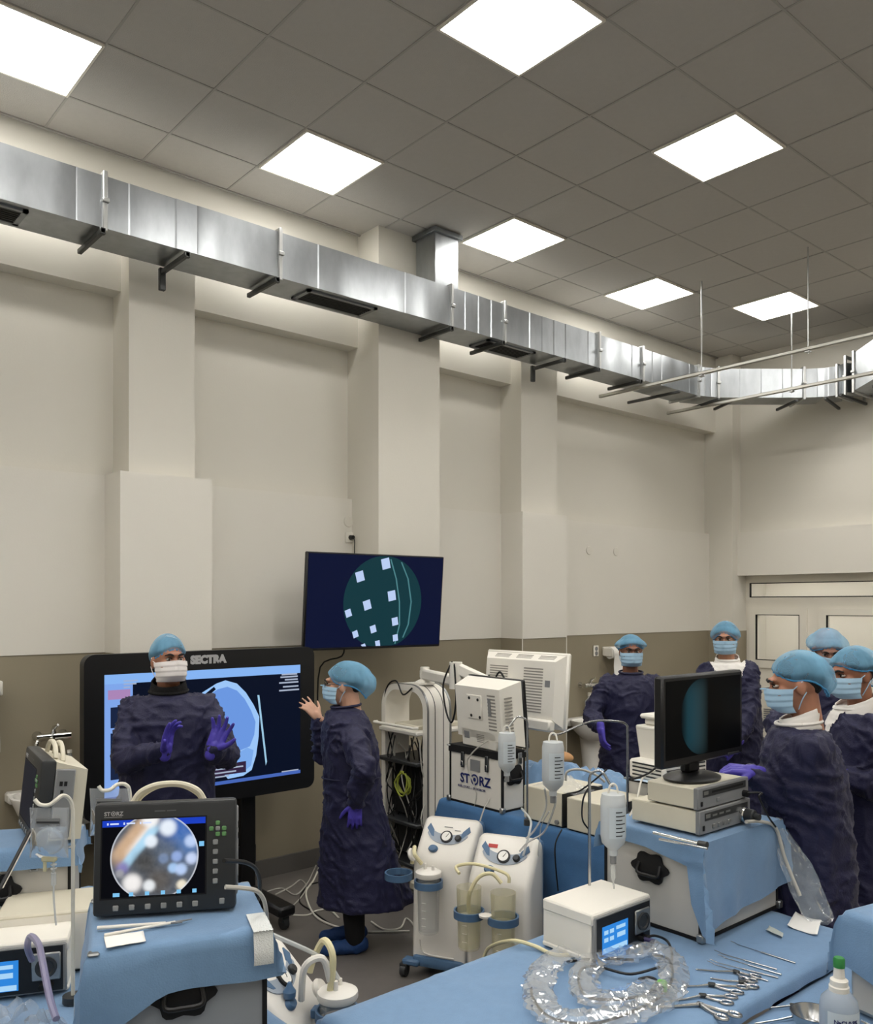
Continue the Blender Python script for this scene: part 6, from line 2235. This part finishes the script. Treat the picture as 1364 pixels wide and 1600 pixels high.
clear_drape()
t = thing('camera_cable', 'thin black cable leaving the upper stacked unit on the right', 'cable', (3.06, 1.71, 1.30))
o = t.location
MB().tube([(-.02, .01, -.02), (.02, -.03, -.02), at(1186, 1246, 3.25) - o, at(1200, 1275, 3.3) - o, at(1212, 1292, 3.33) - o], .004, 6, smooth=6).obj('cable', 'cable_black', t)

# ================================================================== on and behind the equipment table
def crumpled():
    c = at(890, 1205, 4.75)
    t = thing('crumpled_drape', 'crumpled light blue drape heaped behind the beige units', 'drape', (3.93, 3.33, .846))

    def fn(u, v):
        x, y = (u - .5) * .42, (v - .5) * .95
        e = max(0, 1 - (2 * u - 1) ** 2) ** .6 * max(0, 1 - (2 * v - 1) ** 4) ** .6
        z = .25 * e * (.75 + .5 * noise.noise(Vector((x * 6, y * 6, 1)))) + .06 * abs(noise.noise(Vector((x * 17, y * 17, 4)))) * e
        return (x, y, .004 + z)
    MB().grid(fn, 30, 60).obj('cloth', 'drape_blue', t, 50, fix=False)
    m = MB().ell((0, 0, 0), (.05, .08, .035), 18, 10).obj('training_model', mat('tan_skin', 'B88A5A', .6, var=.15, vscale=30), None, 180)
    m.location = (3.97, 3.45, 1.075)
    tag(m, 'tan rounded model showing above the crumpled blue drape', 'model')


crumpled()
t = thing('clear_bag', 'crumpled clear plastic bag on the beige units', 'bag', (3.46, 3.0, 1.03))
MB().grid(lambda u, v: ((u - .5) * .17, (v - .5) * .3, .003 + .07 * sin(u * pi) * sin(v * pi) * (.8 + .7 * noise.noise(Vector((u * 6, v * 8, 2))))), 20, 26).obj('film', film('sleeve_film', 'DDE2E6', .2, .1, .55), t, 30, fix=False)
# cables and tubes hanging over the table side
CB = [('white tube looping from the middle saline bottle down to the pumps', 'clear_tube', .005, [(868, 1245, 3.98), (866, 1262, 4.0), (850, 1300, 4.2), (826, 1315, 4.25), (812, 1330, 4.3)]),
      ('white tube falling left of the beige unit', 'clear_tube', .005, [(851, 1232, 4.05), (853, 1262, 4.2), (836, 1296, 4.25), (822, 1310, 4.28)]),
      ('thin grey cable hanging from the middle bottle to the drape', 'clear_tube', .003, [(858, 1268, 4.1), (846, 1290, 4.25), (842, 1322, 4.28), (840, 1345, 4.3)]),
      ('black cable arching beside the largest bottle', 'cable_black', .004, [(940, 1232, 3.6), (922, 1230, 3.5), (911, 1250, 3.8), (910, 1280, 4.05), (920, 1296, 4.12)]),
      ('grey hose arching over the beige units', 'cable_grey', .006, [(884, 1220, 4.2), (886, 1206, 4.2), (905, 1202, 4.2), (930, 1210, 4.2), (945, 1222, 4.2)]),
      ('white tube rising to the black monitor base', 'cable_white', .004, [(984, 1275, 3.35), (995, 1250, 3.4), (1004, 1216, 3.5), (1024, 1204, 3.5)]),
      ('black cable hanging down the blue drape with a white plug', 'cable_black', .004, [(878, 1296, 4.3), (868, 1318, 4.28), (868, 1350, 4.28), (872, 1392, 4.3)]),
      ('grey cable hanging from the logo case', 'cable_grey', .004, [(770, 1238, 4.85), (757, 1262, 4.8), (748, 1290, 4.75)]),
      ('black cable lying between the beige units', 'cable_black', .004, [(886, 1240, 4.1), (905, 1236, 4.0), (930, 1218, 3.9), (948, 1202, 3.9)])]
for lab, m, r, pts in CB:
    P = [at(*q) for q in pts]
    o = MB().tube([p - P[0] for p in P], r, 7, smooth=8).obj('loose_cable', m)
    o.location = P[0]
    tag(o, lab, 'cable', 'loose cables on the equipment table')
t = thing('paper_sheet', 'pale paper sheet on the flight case in front of the white tower', 'paper', (3.82, 2.55, 1.092))
MB().grid(lambda u, v: ((u - .5) * .28 - .02, (v - .5) * .3 + .0, .002 + .006 * noise.noise(Vector((u * 3, v * 3, 1)))), 8, 8).obj('sheet', mat('paper_blue', 'B9CCDF', .8), t, 180, fix=False)

# ================================================================== left edge
t = thing('water_bottle', 'clear plastic water bottle beside the left display unit', 'bottle', (1.76, 5.545, .876))
MB().lathe([(.001, 0), (.032, 0), (.034, .01), (.034, .06), (.031, .07), (.034, .08), (.034, .14), (.014, .185), (.014, .2)], 20).obj('bottle', film('water_film', 'C9CFCC', .32, .08, .3), t)
MB().cyl((0, 0, .2), (0, 0, .218), .015, n=14).obj('cap', 'white_plastic', t)
MB().lathe([(.0345, .085), (.0345, .13)], 20, cap=False).obj('label', mat('bottle_label', 'C4CCD0', .6, var=.03), t)
o = MB().lathe([(.001, 0), (.05, .0), (.06, .02), (.04, .05), (.001, .055)], 14).obj('pink_sponge', mat('pink', 'D88A8C', .8, var=.1))
o.location = (1.85, 5.545, .876)
tag(o, 'small pink lump on the left basin beside the water bottle', 'sponge')
t = thing('beige_unit', 'beige box unit behind the left drip bag', 'device', at(84, 1400, 2.9).xy.to_3d() + Vector((0, 0, .8)), radians(-24))
MB().rbox(-.16, .16, -.12, .12, .006, .20, .006).obj('housing', 'beige_plastic', t)
MB().box(-.158, .158, -.122, -.118, .012, .19).obj('front_panel', 'white_plastic', t)
MB().box(-.15, .15, -.11, .11, 0, .008).obj('plinth', 'matt_black', t)
P = [at(0, 1388, 2.75), at(48, 1296, 2.95)]
t = thing('leaning_rod', 'black and white rod leaning at the left edge before the drip bag', 'rod', P[0])
MB().cyl((0, 0, 0), P[1] - P[0], .006, n=10).obj('rod', 'cable_black', t)
MB().cyl(Vector((.008, .004, 0)), P[1] - P[0] + Vector((.008, .004, 0)), .004, n=8).obj('white_edge', 'cable_white', t)
P = [at(88, 1592, 2.05), at(78, 1560, 2.1), at(66, 1500, 2.2), at(60, 1475, 2.3), at(48, 1463, 2.35), at(43, 1480, 2.35), at(50, 1500, 2.38)]
o = MB().tube([p - P[0] for p in P], .009, 8, smooth=6).obj('violet_hose', mat('hose_violet', '8E8AA8', .3, var=.05, alpha=.75))
o.location = P[0]
tag(o, 'violet-grey hose looping beside the draped case in the bottom left', 'hose')
t = thing('film_heap', 'crumpled clear film heap in the bottom left corner', 'film', at(30, 1590, 2.3).xy.to_3d() + Vector((0, 0, .80)))
MB().grid(lambda u, v: ((u - .5) * .3, (v - .5) * .26, .004 + .13 * sin(u * pi) * sin(v * pi) * (.8 + .9 * noise.noise(Vector((u * 7, v * 7, 5))))), 26, 24).obj('film', film('sleeve_film', 'DDE2E6', .2, .1, .55), t, 30, fix=False)
# cables at the right side of the nearest display unit
for lab, m, r, pts in (('grey cable plugged into the side of the nearest display unit', 'cable_grey', .006, [(352, 1386, 2.2), (395, 1390, 2.25), (410, 1402, 2.3), (416, 1425, 2.35), (418, 1460, 2.45), (418, 1500, 2.5)]),
                       ('black cable looping from the upper side of the nearest display unit', 'cable_black', .006, [(350, 1345, 2.2), (385, 1348, 2.3), (402, 1362, 2.4), (406, 1390, 2.5), (398, 1420, 2.6)])):
    P = [at(*q) for q in pts]
    o = MB().tube([p - P[0] for p in P], r, 7, smooth=8).obj('unit_cable', m)
    o.location = P[0]
    tag(o, lab, 'cable', 'display unit cables')
# ================================================================== cables on the floor
FL = [('cable_white', .007, [(640, 1455), (560, 1455), (510, 1442), (488, 1425), (478, 1395), (490, 1375), (500, 1352)]),
      ('cable_white', .006, [(530, 1435), (515, 1422), (495, 1423), (480, 1430), (455, 1430)]),
      ('cable_grey', .005, [(412, 1395), (440, 1388), (462, 1398), (480, 1380), (490, 1360), (497, 1345)]),
      ('cable_grey', .005, [(420, 1412), (450, 1420), (478, 1390), (470, 1375), (455, 1385), (430, 1398)]),
      ('cable_black', .005, [(560, 1455), (520, 1445), (490, 1425), (468, 1408), (480, 1385), (500, 1378)]),
      ('cable_white', .006, [(650, 1450), (635, 1435), (625, 1450), (600, 1452), (580, 1440)])]
LBL = ['pale cable on the floor running behind the shoe covers', 'short pale cable on the floor before the display caster', 'grey cable curling on the floor by the wall', 'grey cable tangle on the floor left of the shoe covers', 'black cable on the floor beside the pale ones', 'pale cable loop on the floor beside the left pump']
for (m, r, pts), lab in zip(FL, LBL):
    P = [atz(*q, r) for q in pts]
    o = MB().tube([p - P[0] for p in P], r, 7, smooth=8).obj('floor_cable', m)
    o.location = P[0]
    tag(o, lab, 'cable', 'cables on the floor')
